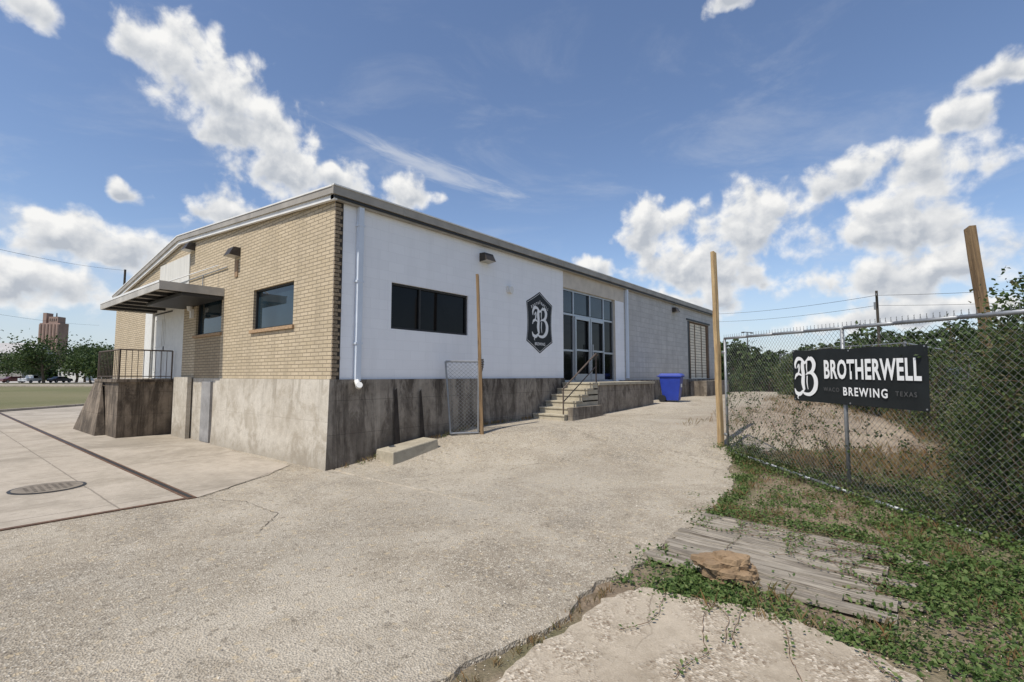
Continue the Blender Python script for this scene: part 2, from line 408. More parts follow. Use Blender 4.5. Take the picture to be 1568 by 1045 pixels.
w.add([(23.5,0,0),(23.5,15.6,0),(23.5,15.6,4.66),(23.5,8.4,5.7),(23.5,0,5.1)],[(0,1,2,3,4)],1)
w.add([(0,15.6,0),(0,15.6,4.66),(23.5,15.6,4.66),(23.5,15.6,0)],[(0,1,2,3)],1)
w.build('gable_and_rear_walls',[BRICK,WHITE2],B)
w=MB(); o_=.12
for (ya,za,yb,zb_) in((-o_,5.1,8.4,5.72),(8.4,5.72,15.7,4.68)):
    w.add([(-o_,ya,za+.1),(23.6,ya,za+.1),(23.6,yb,zb_+.1),(-o_,yb,zb_+.1)],[(0,1,2,3)],0)
    w.add([(-o_,ya,za-.02),(23.6,ya,za-.02),(23.6,yb,zb_-.02),(-o_,yb,zb_-.02)],[(3,2,1,0)],0)
    for x0,x1,h0,h1,mm in((-.14,-.10,-.03,.10,1),(-.155,-.10,.10,.13,2),(-.10,-.03,-.13,-.03,2)):
        w.add([(x0,ya,za+h0),(x1,ya,za+h0),(x1,yb,zb_+h0),(x0,yb,zb_+h0),(x0,ya,za+h1),(x1,ya,za+h1),(x1,yb,zb_+h1),(x0,yb,zb_+h1)],
          [(3,2,1,0),(4,5,6,7),(0,1,5,4),(1,2,6,5),(2,3,7,6),(3,0,4,7)],mm)
w.build('roof',[COPE,COPE,COPEW],B)
w=MB(); w.box(-.14,23.62,-.16,-.12,5.06,5.22,0); w.box(-.1,23.55,-.115,-.003,4.98,5.07,0); w.box(-.1,23.55,-.135,-.117,5.0,5.05,1); w.box(-.14,23.62,-.175,-.12,5.22,5.245,2)
for x in axis([(1.5,23,3.05)]): w.box(x-.02,x+.02,-.168,-.16,5.055,5.22,0)
w.build('eave_gutter',[COPE,DKFR,COPEW],B)
w=MB(); z=1.63; k=0
while z<4.95:
    L=.15 if k%2 else .10
    w.box(.002,L+U(-.01,.015),-.022-U(0,.012),-.001,z,z+.058,0); z+=.074;k+=1
w.box(0.004,.17,-.012,-.002,1.6,4.98,1)
w.build('corner_brick_ends',[simple('rough_brick_end',(.26,.20,.135),.95,.5,30),simple('quoin_mortar',(.05,.042,.035),.95,.2,20)],B)
def batter_long(x0,x1,zt,m):
    nseg=max(1,int((x1-x0)/.6)); 
    for i in range(nseg):
        a=x0+(x1-x0)*i/nseg; b=x0+(x1-x0)*(i+1)/nseg
        w.add([(a,-.13,-.3),(b,-.13,-.3),(b,-.05,zt),(a,-.05,zt),(a,.05,zt),(b,.05,zt)],[(0,1,2,3),(3,2,5,4)],m)
w=MB()
w.add([(-.14,-.13,-.3),(0.0,-.13,-.3),(0,-.05,1.63),(-.05,-.05,1.63),(0,.05,1.63),(-.05,.05,1.63)],[(0,1,2,3),(3,2,4,5)],0)
batter_long(0,7.8,1.63,0)
batter_long(11.5,23.5,1.53,0)
w.build('concrete_base_long_side',[BASEL],B)
w=MB()
for x0,x1,z0,z1 in((1.34,1.46,.12,1.45),(2.0,2.10,.3,1.42)):
    w.add([(x0,-.165,z0),(x1+.04,-.165,z0),(x1-.03,-.095,z1),(x0+.02,-.095,z1-.06)],[(0,1,2,3)],0)
w.build('tar_strips',[simple('tar_dark',(.04,.032,.026),.85,.4,6)],B)
w=MB()
w.add([(-.14,-.13,-.3),(-.05,-.05,1.63),(-.05,5.25,1.63),(-.14,5.25,-.3)],[(0,1,2,3)],0)
w.add([(-.05,-.05,1.63),(.02,-.05,1.63),(.02,5.25,1.63),(-.05,5.25,1.63)],[(0,1,2,3)],0)
w.add([(-.14,5.25,-.3),(-.05,5.25,1.63),(.05,5.25,1.63),(.05,5.25,-.3)],[(0,1,2,3)],0)
w.box(-.02,.05,5.25,15.6,-.3,1.63,0)
w.box(-.16,-.06,6.9,8.0,-.1,1.66,0)
w.box(-.08,-.02,5.5,6.1,.02,1.55,1)
w.build('concrete_base_end',[BASEE,simple('grey_panel',(.27,.26,.25),.7,.3,3)],B)
def window(name,axis_,a,b,c,e,frame,glass,mull=(),trans=(),fw=.045,depth=.09):
    w=MB()
    def bx(u0,u1,v0,v1,d0,d1,m):
        if axis_=='X': w.box(u0,u1,d0,d1,v0,v1,m)
        else: w.box(d0,d1,u0,u1,v0,v1,m)
    bx(a,b,c,e,depth,depth+.01,1)
    d0,d1=depth-.045,depth-.002
    bx(a,a+fw,c,e,d0,d1,0); bx(b-fw,b,c,e,d0,d1,0)
    bx(a+fw,b-fw,c,c+fw,d0,d1,0); bx(a+fw,b-fw,e-fw,e,d0,d1,0)
    for m in mull: bx(m-fw/2,m+fw/2,c+fw,e-fw,d0+.003,d1,0)
    for z_,u0,u1 in trans: bx(u0+fw/2,u1-fw/2,z_-fw/2,z_+fw/2,d0+.006,d1,0)
    return w.build(name,[frame,glass],B)
window('office_window','X',1.32,3.59,2.67,3.64,DKFR,GLASS,(2.12,),())
window('end_window_right','Y',1.49,3.37,2.74,3.66,DKFR,GLASSB,(),(),.035,.10)
window('end_window_left','Y',5.2,6.97,2.8,3.76,DKFR,GLASSB,(),(),.035,.10)
X0,X1=7.81,11.29
window('storefront_glazing','X',X0,X1,1.5,4.47,ALU,GLASS,(8.53,10.54),((3.66,X0,8.53),(3.66,8.53,10.54),(3.66,10.54,X1),(2.5,X0,8.53),(2.5,10.54,X1)),.06,.12)
w=MB()
for a,b in((8.57,9.52),(9.56,10.50)):
    for u0,u1,v0,v1 in((a,a+.07,1.56,3.62),(b-.07,b,1.56,3.62),(a+.07,b-.07,1.56,1.76),(a+.07,b-.07,3.53,3.62),(a+.07,b-.07,2.5,2.56)): w.box(u0,u1,.03,.075,v0,v1,0)
w.box(9.40,9.43,.0,.03,2.35,2.75,0); w.box(9.65,9.68,.0,.03,2.35,2.75,0)
w.box(9.50,9.56,.04,.07,3.7,4.42,0)
for a,b in((7.88,8.49),(8.58,9.49),(9.57,10.5),(10.58,11.22)): w.box(a,b,.108,.118,3.72,4.4,1)
w.build('storefront_doors',[ALU,GLASSB],B)
w=MB(); w.box(-.05,.0,1.42,3.44,2.665,2.735,0); w.box(-.05,0,5.13,7.04,2.73,2.795,0); w.build('brick_sills',[simple('sill_brick',(.36,.24,.14),.9,.3,20)],B)
w=MB()
for i in range(20): 
    z=1.55+i*(2.8/20); w.box(19.35,21.9,.08,.10,z,z+.115,0); w.box(19.35,21.9,.085,.095,z+.115,z+.14,1)
w.box(19.15,19.35,.03,.11,1.55,4.35,2); w.box(21.9,22.2,.03,.11,1.55,4.35,2); w.box(18.9,19.15,.0,.12,1.55,4.4,3); w.box(19.15,22.2,.02,.12,4.35,4.4,2)
w.box(18.75,22.35,-.03,-.003,4.42,4.5,3)
w.box(20.1,20.16,.05,.08,1.6,4.3,1);w.box(21.1,21.16,.05,.08,1.6,4.3,1)
w.build('roll_up_door',[simple('door_slats',(.80,.71,.56),.6,.15,3),simple('slat_gap',(.22,.17,.12),.8,.2,5),simple('door_jamb_brown',(.14,.085,.05),.7,.3,5),DKFR],B)
w=MB()
for a,b in((9.0,9.93),(9.97,10.9)):
    w.box(.06,.10,a,b,1.62,3.66,0)
    for z0,z1 in((1.8,2.5),(2.62,3.5)):
        for s0,s1,t0,t1 in((a+.12,b-.12,z0,z0+.03),(a+.12,b-.12,z1-.03,z1),(a+.12,a+.15,z0+.03,z1-.03),(b-.15,b-.12,z0+.03,z1-.03)):
            w.box(.05,.06,s0,s1,t0,t1,0)
w.box(.04,.06,9.86,9.90,2.5,2.62,1); w.box(.10,.12,8.95,10.95,1.6,3.72,1)
w.build('end_double_door',[WPAINT,DKFR],B)
w=MB(); w.box(-.02,-.003,7.6,10.3,4.1,5.2,0); w.box(-.03,-.02,7.6,7.68,4.1,5.2,0); w.build('painted_panel',[simple('panel_paint',(.58,.56,.51),.7,.12,2,stretch=(1,3,.4))],B)
w=MB()
w.box(-1.35,-.003,5.1,10.7,3.80,3.86,0)
w.box(-1.38,-1.35,5.07,10.73,3.70,3.90,0); w.box(-1.35,-.003,5.07,5.10,3.70,3.90,0); w.box(-1.35,-.003,10.7,10.73,3.70,3.9,0)
w.box(-1.39,-1.38,5.06,10.74,3.86,3.91,1)
for y in axis([(5.4,10.5,.85)]): w.box(-1.34,-.01,y-.025,y+.025,3.72,3.80,2)
w.tube((-1.2,5.5,3.9),(-.02,5.5,4.55),.015,.015,6,1); w.tube((-1.2,10.2,3.9),(-.02,10.2,4.55),.015,.015,6,1)
w.box(-.9,-.02,5.12,8,3.62,3.7,2)
w.build('door_canopy',[simple('canopy_metal',(.42,.395,.35),.6,.2,2),COPEW,DKFR],B)
w=MB()
w.add([(-1.3,8.5,-.1),(-.02,8.5,-.1),(-.02,8.5,1.52),(-1.3,8.5,1.52),(-1.3,10.95,1.52),(-1.3,12.3,-.1),(-.02,10.95,1.52),(-.02,12.3,-.1)],
      [(0,1,2,3),(3,2,6,4),(0,3,4,5),(4,6,7,5)],0)
w.box(-1.36,-.03,8.44,11.0,1.52,1.60,0)
w.add([(-1.55,9.6,-.05),(-1.55,12.6,-.05),(-1.36,11.0,1.5),(-1.36,10.0,1.5),(-1.3,9.6,-.05),(-1.3,12.6,-.05)],[(0,3,2,1),(0,4,3),(1,2,5)],0)
w.build('loading_dock',[DARKC],B)
w=MB()
def rail(x0,y0,x1,y1,zb_,h,nb):
    w.tube((x0,y0,zb_+h),(x1,y1,zb_+h),.02,.02,6,0); w.tube((x0,y0,zb_+.08),(x1,y1,zb_+.08),.012,.012,6,0)
    for i in range(nb+1):
        t=i/nb; x=x0+(x1-x0)*t;y=y0+(y1-y0)*t; r=.02 if i in(0,nb) else .008
        w.tube((x,y,zb_),(x,y,zb_+h),r,r,6,0)
rail(-1.3,8.5,-.08,8.5,1.6,.82,9); rail(-1.3,8.5,-1.3,10.9,1.6,.82,14)
w.build('dock_railing',[RAILM],B)
def lamp(nm,x,y,z,ax):
    w=MB()
    n_=Vector((0,-1,0)) if ax=='X' else Vector((-1,0,0)); t_=Vector((1,0,0)) if ax=='X' else Vector((0,1,0)); zz=Vector((0,0,1))
    o=Vector((x,y,z))
    a=[o-t_*.17+n_*.002-zz*.02,o+t_*.17+n_*.002-zz*.02,o+t_*.17+n_*.002+zz*.2,o-t_*.17+n_*.002+zz*.2,
       o-t_*.17+n_*.26,o+t_*.17+n_*.26,o+t_*.16+n_*.16+zz*.2,o-t_*.16+n_*.16+zz*.2]
    w.add(a,[(0,1,2,3),(5,4,7,6),(4,0,3,7),(1,5,6,2),(3,2,6,7)],0); w.add([a[0],a[1],a[5],a[4]],[(3,2,1,0)],1)
    return w.build(nm,[simple(nm+'_bronze',(.05,.042,.035),.5,.2,6),simple(nm+'_lens',(.4,.38,.33),.3,.1,6)],B)
lamp('wall_light_a',4.15,0,4.58,'X'); lamp('wall_light_b',17.1,0,4.62,'X'); lamp('wall_light_c',0,4.36,4.6,'Y'); lamp('wall_light_d',0,7.45,5.25,'Y')
w=MB(); w.box(-.025,-.003,4.28,4.44,4.1,4.5,2); w.box(5.05,5.25,-.06,-.003,3.92,4.1,0); w.tube((5.15,-.04,4.0),(5.15,-.1,4.0),.09,.09,14,0)  # first box: brown plate below wall_light_c, painted stand-in for that lamp's cast shadow
w.tube((-.03,4.9,4.42),(-.03,8.3,4.42),.015,.015,6,1); w.tube((-.03,6.5,3.9),(-.03,6.5,4.42),.012,.012,6,1)
w.tube((-.1,7.2,3.5),(-.1,7.2,3.7),.05,.09,10,0); w.box(-.08,-.003,7.15,7.25,3.3,3.55,0)
w.build('wall_fittings',[COPEW,GALV,simple('lamp_shadow_brown',(.3,.2,.12),.8,.2,8)],B)
w=MB(); w.box(.46,.57,-.10,-.01,1.6,5.0,0); 
for z in(2.3,3.5,4.6): w.box(.44,.59,-.105,-.004,z,z+.04,0)
w.box(12.1,12.21,-.10,-.01,1.6,5.0,0); w.box(12.27,12.31,-.06,-.01,1.6,4.9,1)
w.tube((.5,-.07,1.6),(.46,-.2,1.5),.05,.05,10,2); w.tube((.46,-.2,1.5),(.43,-.27,1.53),.06,.06,10,2)
w.build('downspouts',[SPOUT,COPE,COPEW],B)
w=MB(); n_=6; x0=6.05; zb0=.5; zt=1.5; tr=.30
for i in range(n_):
    z1=zb0+(zt-zb0)*(i+1)/n_; xa=x0+i*tr
    w.box(xa,7.86,-1.15,-.135,(-.2 if i==0 else zb0+(zt-zb0)*i/n_+.002),z1-.04,0)
    w.box(xa-.025,7.86 if i==n_-1 else xa+tr+.03,-1.17,-.135,z1-.04+.001,z1,0)
w.box(7.86,11.9,-1.15,-.0,-.2,1.42,1); w.box(7.865,11.93,-1.2,-.0,1.42,1.5,0)
w.box(6.2,7.86,-1.32,-1.175,-.2,.85,1)
w.build('entry_steps',[STEPM,BASEL],B)
w=MB()
for x,zz_ in((6.12,.5),(7.9,1.5)): w.tube((x,-1.08,zz_),(x,-1.08,zz_+.85),.02,.02,8,0)
w.tube((6.12,-1.08,1.35),(7.9,-1.08,2.35),.022,.022,8,0); w.tube((7.9,-1.08,2.35),(8.0,-1.08,2.3),.022,.022,8,0); w.tube((6.12,-1.08,1.0),(7.9,-1.08,1.98),.015,.015,8,0)
w.build('step_handrail',[RAILM],B)
w=MB(); w.box(18.7,22.4,-.9,-.14,.3,1.45,0); w.build('rear_dock',[BASEL],B)

# painted logo on wall
def ribbon(mb,pts,ws,off,M,m=0):
    P=[Vector(p) for p in pts]; out=[];W=[]
    for i in range(len(P)-1):
        p0=P[max(0,i-1)];p1=P[i];p2=P[i+1];p3=P[min(len(P)-1,i+2)]
        for k in range(8):
            t=k/8; out.append(.5*((2*p1)+(p2-p0)*t+(2*p0-5*p1+4*p2-p3)*t*t+(3*p1-p0-3*p2+p3)*t**3)); W.append(ws[i]+(ws[i+1]-ws[i])*t)
    out.append(P[-1]);W.append(ws[-1])
    L=[]
    for i,q in enumerate(out):
        dd=(out[min(i+1,len(out)-1)]-out[max(i-1,0)]); nn=Vector((-dd.y,dd.x)).normalized()*W[i]/2
        L.append((M@Vector((q.x+nn.x,q.y+nn.y,off)),M@Vector((q.x-nn.x,q.y-nn.y,off))))
    for a,b in zip(L,L[1:]): mb.quad(a[0],b[0],b[1],a[1],m)
def letterB(mb,M,m=0):
    S=[([(.40,1.12),(.37,.9),(.40,.66),(.37,.4),(.42,.16)],[.12,.17,.15,.17,.10]),
       ([(.02,.86),(.02,1.02),(.14,1.17),(.32,1.16),(.48,1.04),(.60,1.12),(.70,1.24)],[.03,.10,.13,.10,.09,.07,.02]),
       ([(.60,1.12),(.80,1.16),(.92,1.0),(.86,.80),(.66,.70),(.52,.66)],[.04,.14,.17,.14,.05,.03]),
       ([(.56,.70),(.82,.70),(.98,.50),(.94,.22),(.72,.04),(.46,.04),(.30,.14)],[.03,.12,.18,.18,.12,.09,.03]),
       ([(-.02,.50),(.06,.64),(.18,.68),(.34,.62)],[.02,.09,.09,.03]),
       ([(.10,.86),(.20,.98),(.2,.78),(.1,.60)],[.02,.07,.07,.02]),
       ([(-.04,.20),(.04,.06),(.2,.02),(.34,.10),(.46,.20)],[.02,.12,.13,.09,.03]),
       ([(.60,1.06),(.58,.88),(.60,.72)],[.05,.05,.02]),
       ([(.60,.62),(.58,.40),(.62,.18)],[.05,.05,.02]),
       ([(.2,.02),(.1,-.08),(.14,-.14)],[.07,.04,.02])]
    for i,(a,b) in enumerate(S): ribbon(mb,a,b,.0006*(i+1),M,m)
def text(s,size,M,matl,name,parent,sx=1,bold=0.0,sp=1.0):
    c=bpy.data.curves.new(name,'FONT'); c.body=s; c.size=size; c.offset=bold; c.align_x='CENTER'; c.align_y='CENTER'; c.space_character=sp; c.resolution_u=3
    o=bpy.data.objects.new(name,c); col.objects.link(o); o.parent=parent
    c.materials.append(matl); o.matrix_world=M@Matrix.Diagonal((sx,1,1,1)); return o
def frame(o,x,y):
    x=Vector(x).normalized();y=Vector(y).normalized();z=x.cross(y)
    M=Matrix.Identity(4)
    for i in range(3): M[i][0]=x[i];M[i][1]=y[i];M[i][2]=z[i];M[i][3]=o[i]
    return M
bpy.context.view_layer.update()
w=MB(); LM=frame((6.555,-.004,3.24),(1,0,0),(0,0,1))
def badge(sc,off,m):
    hx,hy=.645*sc,.90*sc
    P=[(0,hy),(hx*.5,hy*.80),(hx*1.0,hy*.62),(hx*.93,hy*.3),(hx*.91,0),(hx*.93,-hy*.3),(hx*1.0,-hy*.62),(hx*.5,-hy*.80),(0,-hy)]
    P=P+[(-x,y) for x,y in reversed(P[1:-1])]
    w.add([LM@Vector((x,y,off)) for x,y in reversed(P)],[tuple(range(len(P)))],m)
badge(1,0,0); badge(.955,.001,1); badge(.94,.002,0)
letterB(w,LM@Matrix.Translation((-.35,-.43,.003))@Matrix.Diagonal((.72,.72,1,1)),1)
w.build('painted_logo',[BLACK,WTXT],B)
for i,ch in enumerate('BROTHERWELL'):
    t=(i-5)/5; x=t*.40; y=.62-abs(t)*.17
    M=LM@Matrix.Translation((x,y-.03,.0095))@Matrix.Rotation(-t*.45,4,'Z'); text(ch,.12,M,WTXT,'logo_letter',B,.75,.002)
text('BREWING',.12,LM@Matrix.Translation((0,-.63,.0095)),WTXT,'logo_word',B,.9,.002,1.1)

# ------------------------------------------------------------------ gate + sign
A=Vector((6.22,-5.12,0)); D=Vector((-.712,-.702,0)).normalized(); Nn=D.cross(Vector((0,0,1)))
def gp(gd,z,off=0): return A+D*gd+Nn*off+Vector((0,0,z))
def zb(gd): return .13-.035*gd if gd<4 else -.01
def ztp(gd): return 2.50-.028*gd
GL=7.6
Gt=empty('chain_link_gate')
w=MB()
for a in axis([(.12,GL,.8)])[:-1]:
    b=min(a+.8,GL); w.tube(gp(a,zb(a)),gp(b,zb(b)),.026,.026,10,0); w.tube(gp(a,ztp(a)),gp(b,ztp(b)),.026,.026,10,0)
for gx in(.12,3.38,6.6): w.tube(gp(gx,zb(gx)),gp(gx,ztp(gx)),.028,.028,10,0)
w.tube(gp(.02,.45),gp(.14,.45),.035,.035,8,0); w.tube(gp(.02,2.2),gp(.14,2.2),.035,.035,8,0)
w.build('gate_frame',[GALV],Gt,True)
def chainlink(name,P,L,z0f,z1f,sp,r,parent,mat_,top=True):
    w=MB(); Hh=2.8; k=-int(Hh/sp)-2
    while k*sp<L+Hh:
        for sg in(1,-1):
            c=k*sp; n=24; seg=[]
            for i in range(n+1):
                z=-.2+i*(Hh+.2)/n; gx=c+sg*(z+.2)
                if 0<=gx<=L and z0f(gx)<=z<=z1f(gx): seg.append((gx,z))
            if len(seg)>1: w.tube(P(*seg[0]),P(*seg[-1]),r,r,3,0,False)
        k+=1
    if top:
        gx=0
        while gx<L:
            w.tube(P(gx,z1f(gx)-.06),P(gx+.02,z1f(gx)+.06),r*1.3,r*1.3,3,0,False); w.tube(P(gx+.04,z1f(gx)-.06),P(gx+.012,z1f(gx)+.055),r*1.3,r*1.3,3,0,False); gx+=sp
    return w.build(name,[mat_],parent)
chainlink('gate_mesh',lambda g_,z:gp(g_+.12,z,.02),GL-.15,zb,lambda g_:ztp(g_)+.02,.082,.0021,Gt,WIRE)
S=empty('brewery_sign')
w=MB(); NX,NZ=40,10; g0,g1=2.34,4.74
def sgn(a,b):
    gx=g0+(g1-g0)*a; zt_=2.13-.05*a; zb_=1.29-.02*a
    sag=-.02*math.sin(a*math.pi*3)**2*(b)
    return gp(gx,zb_+(zt_-zb_)*b+sag,.05+.008*math.sin(a*14)*math.sin(b*5+1))
for j in range(NZ+1):
    for i in range(NX+1): w.v.append(tuple(sgn(i/NX,j/NZ)))
for j in range(NZ):
    for i in range(NX): w.f.append((j*(NX+1)+i,j*(NX+1)+i+1,(j+1)*(NX+1)+i+1,(j+1)*(NX+1)+i)); w.m.append(0)
w.build('banner',[VINYL],S,True)
w=MB()
for a,b in((.015,.97),(.985,.97),(.015,.03),(.985,.03),(.5,.97),(.5,.03)):
    q=sgn(a,b)+Nn*.003; w.tube(q,q+Nn*.004,.012,.012,10,0)
    w.tube(q,q-Nn*.05+Vector((0,0,.06 if b>.5 else -.06)),.003,.003,4,0)
SM=frame(gp(g0,1.70,.064),D,Vector((0,0,1))); tilt=Matrix.Rotation(-.012,4,'Z')
letterB(w,SM@Matrix.Translation((.07,-.31,0))@Matrix.Diagonal((.48,.50,1,1)),1)
w.build('banner_monogram',[GALV,WTXT],S)
SM=SM@tilt
def slab(s,x,y,h,m,nm,sx,bold,sp): text(s,h,SM@Matrix.Translation((x,y,.0)),m,nm,S,sx,bold,sp)
slab('BROTHERWELL',1.515,.09,.38,WTXT,'banner_word_brotherwell',.57,.012,1.09)
slab('BREWING',1.46,-.22,.165,WTXT,'banner_word_brewing',.88,.004,1.25)
slab('WACO',.86,-.20,.085,GTXT,'banner_word_waco',1,.001,1.3)
slab('TEXAS',2.10,-.21,.085,GTXT,'banner_word_texas',1,.001,1.3)

def post(name,base,top,wd,m,seg=8):
    me=MB(); b=Vector(base);t=Vector(top); h=(t-b).length
    for i in range(seg+1):
        z=h*i/seg; k=wd/2*(1-.12*i/seg); ox,oy=(G(.004),G(.004))
        for sx_,sy_ in((-1,-1),(1,-1),(1,1),(-1,1)): me.v.append((sx_*k+ox,sy_*k+oy,z+(.02*sx_ if i==seg else 0)))
    for i in range(seg):
        for a in range(4): me.f.append((i*4+a,i*4+(a+1)%4,(i+1)*4+(a+1)%4,(i+1)*4+a)); me.m.append(0)
    me.f.append(tuple(seg*4+a for a in range(4))); me.m.append(0)
    o=me.build(name,[m]); z=(t-b).normalized(); M=z.to_track_quat('Z','Y').to_matrix().to_4x4(); M.translation=b
    o.matrix_world=M; return o
post('wooden_post',(6.28,-5.02,-.1),(6.3,-4.98,4.45),.10,WOODP)
post('wooden_post.001',(6.98,-9.5,-.2),(6.74,-9.18,4.3),.135,WOODO)
post('wooden_pole',(3.32,-.72,.3),(3.25,-.62,4.02),.075,WOODO)
w=MB()
L0=Vector((2.75,-.30,.42)); L1=Vector((3.26,-.66,.42))
w.tube(L0,L0+Vector((-.08,0.1,1.6)),.022,.022,8,0); w.tube(L1,L1+Vector((0,0,1.6)),.022,.022,8,0); w.tube(L0+Vector((-.08,.1,1.6)),L1+Vector((0,0,1.6)),.022,.022,8,0); w.tube(L0,L1,.022,.022,8,0)
dd=(L1-L0)
for k in range(-34,16):
    for sg in (1,-1):
        seg=[]
        for i in range(33):
            z=i*.05; a=(k*.085+(z if sg==1 else 1.6-z))/.62
            if 0<=a<=1: seg.append(L0+dd*a+Vector((-.08*(1-a)*z/1.6,.1*(1-a)*z/1.6,z)))
        if len(seg)>1: w.tube(seg[0],seg[-1],.0032,.0032,3,1,False)
for j in range(12):
    for i in range(26):
        t=i/25; w.tube(L1+Vector((.07+.07*math.sin(i+j),-.04*math.cos(i*1.7+j),1.6*t)),L1+Vector((.07+.07*math.sin(i+1+j),-.04*math.cos((i+1)*1.7+j),1.6*(t+.04))),.006,.006,4,2)
w.build('chain_link_panel',[GALV,WIRE,RAILM])
w=MB(); w.add([(.88,-.72,-.05),(2.1,-.66,.1),(2.1,-.15,.1),(.88,-.15,-.05),(.9,-.70,.27),(2.08,-.62,.40),(2.08,-.17,.40),(.9,-.17,.28)],
 [(3,2,1,0),(4,5,6,7),(0,1,5,4),(1,2,6,5),(2,3,7,6),(3,0,4,7)],0)
o=w.build('concrete_block',[STEPM]); bv=o.modifiers.new('b','BEVEL'); bv.width=.02; bv.segments=2

# blue wheeled bin
w=MB() 
def frust(x0,x1,y0,y1,z0,X0,X1,Y0,Y1,z1,m): w.add([(x0,y0,z0),(x1,y0,z0),(x1,y1,z0),(x0,y1,z0),(X0,Y0,z1),(X1,Y0,z1),(X1,Y1,z1),(X0,Y1,z1)],[(3,2,1,0),(4,5,6,7),(0,1,5,4),(1,2,6,5),(2,3,7,6),(3,0,4,7)],m)
frust(-.24,.24,-.26,.24,.06,-.31,.31,-.36,.34,.93,0); frust(-.34,.34,-.40,.38,.93,-.34,.34,-.40,.38,.99,0); frust(-.33,.33,-.42,.36,.992,-.27,.27,-.32,.30,1.07,0)
w.tube((-.3,.42,.97),(.3,.42,.97),.018,.018,8,0); w.tube((-.3,.3,.97),(-.3,.42,.97),.018,.018,8,0); w.tube((.3,.3,.97),(.3,.42,.97),.018,.018,8,0)
w.tube((-.33,.26,.13),(-.26,.26,.13),.13,.13,18,1); w.tube((.26,.26,.13),(.33,.26,.13),.13,.13,18,1); w.tube((-.3,.26,.13),(.3,.26,.13),.015,.015,6,1)
w.box(-.12,.12,-.345,-.325,.55,.68,2)
M=Matrix.Translation((13.35,-1.25,H(13.15,-1.25)+.003))@Matrix.Rotation(math.radians(12),4,'Z')@Matrix.Diagonal((1.15,1.1,1.0,1))
o=w.build('wheeled_bin',[BLUE,TYRE,WTXT],None,False,M); bv=o.modifiers.new('b','BEVEL'); bv.width=.015; bv.segments=2
w=MB(); w.tube((12.3,-.5,.6),(12.3,-.5,1.3),.09,.11,12,0); w.build('metal_pipe_stub',[RUST])

# ------------------------------------------------------------------ right foreground
def gl(f,r): return (-4.81+f*.776+r*.631, -8.2+f*.631-r*.776)
BO=empty('weathered_boards')
xc=-.34
while xc<1.45:
    w=MB(); L=1.75+U(-.22,.28); seg=18; wd=U(.095,.15); t=.035
    gap=U(.008,.026); x_=xc+wd/2; xc+=wd+gap
    for k in range(seg+1):
        x=L*k/seg; j=G(.003); zz=noise.noise(Vector((x,x_*9.1,0)))*.014+.012*((x/L)-.5)**2*4
        w.v+=[(x,-wd/2+j,zz),(x,wd/2+j,zz),(x,wd/2-.008+j,zz+t),(x,-wd/2+.008+j,zz+t)]
    for k in range(seg):
        for a in range(4): w.f.append((k*4+a,(k+1)*4+a,(k+1)*4+(a+1)%4,k*4+(a+1)%4)); w.m.append(0)
    w.f+= [(0,1,2,3),(seg*4+3,seg*4+2,seg*4+1,seg*4)]; w.m+=[0,0]
    M=Matrix.Translation((x_,-6.24+U(-.08,.08),-.048+U(0,.014)))@Matrix.Rotation(math.radians(-90-3)+G(.006),4,'Z')@Matrix.Rotation(G(.04),4,'X')
    w.build('board',[PLANK],BO,False,M)
w=MB()
out=[(-3.35,-6.75),(-2.9,-6.32),(-2.4,-6.28),(-1.9,-6.32),(-1.35,-6.30),(-.95,-6.45),(-.85,-6.95),(-.75,-7.4),(-.95,-7.9),(-1.4,-8.6),(-2.2,-9.3),(-3.3,-9.6)]
pts=[]
for a,b in zip(out,out[1:]+out[:1]):
    for k in range(8):
        t=k/8; pts.append((a[0]+(b[0]-a[0])*t+G(.014),a[1]+(b[1]-a[1])*t+G(.014)))
n=len(pts); c=(-2.3,-7.7)
rings=[(1.0,-.08),(1.0,-.028),(.985,-.014),(.7,-.010),(.4,-.012),(.15,-.01)]
for s_,z in rings:
    for q in pts: 
        x=c[0]+(q[0]-c[0])*s_; y=c[1]+(q[1]-c[1])*s_; w.v.append((x,y,z+noise.noise(Vector((x*2,y*2,4)))*.006))
for k in range(len(rings)-1):
    for i in range(n): w.f.append((k*n+i,k*n+(i+1)%n,(k+1)*n+(i+1)%n,(k+1)*n+i)); w.m.append(0)
w.f.append(tuple(range((len(rings)-1)*n,len(rings)*n))); w.m.append(0)
w.build('broken_concrete_slab',[SLABM])
bm=bmesh.new(); bmesh.ops.create_icosphere(bm,subdivisions=5,radius=1)
def cellh(p_): 
    dd_,_=noise.voronoi(p_); return dd_[1]-dd_[0]
for v in bm.verts:
    p_=v.co.copy(); k=1+.34*noise.noise(p_*1.3+Vector((3,1,0)))+.16*noise.noise(p_*2.7)-.22*max(0,.25-cellh(p_*1.5))*3+.05*noise.noise(p_*12)+.025*noise.noise(p_*30)
    q=p_*k; q.x*=.255; q.y*=.145; q.z*=.13
    q.z=round(q.z/.045)*.045*.55+q.z*.45
    if q.z<-.05: q.z=-.05
    v.co=q
me=bpy.data.meshes.new('rock'); bm.to_mesh(me); bm.free(); me.materials.append(ROCKM)
o=bpy.data.objects.new('rock',me); col.objects.link(o); o.location=(-.36,-6.95,.05); o.rotation_euler=(0.1,.06,math.radians(-58))

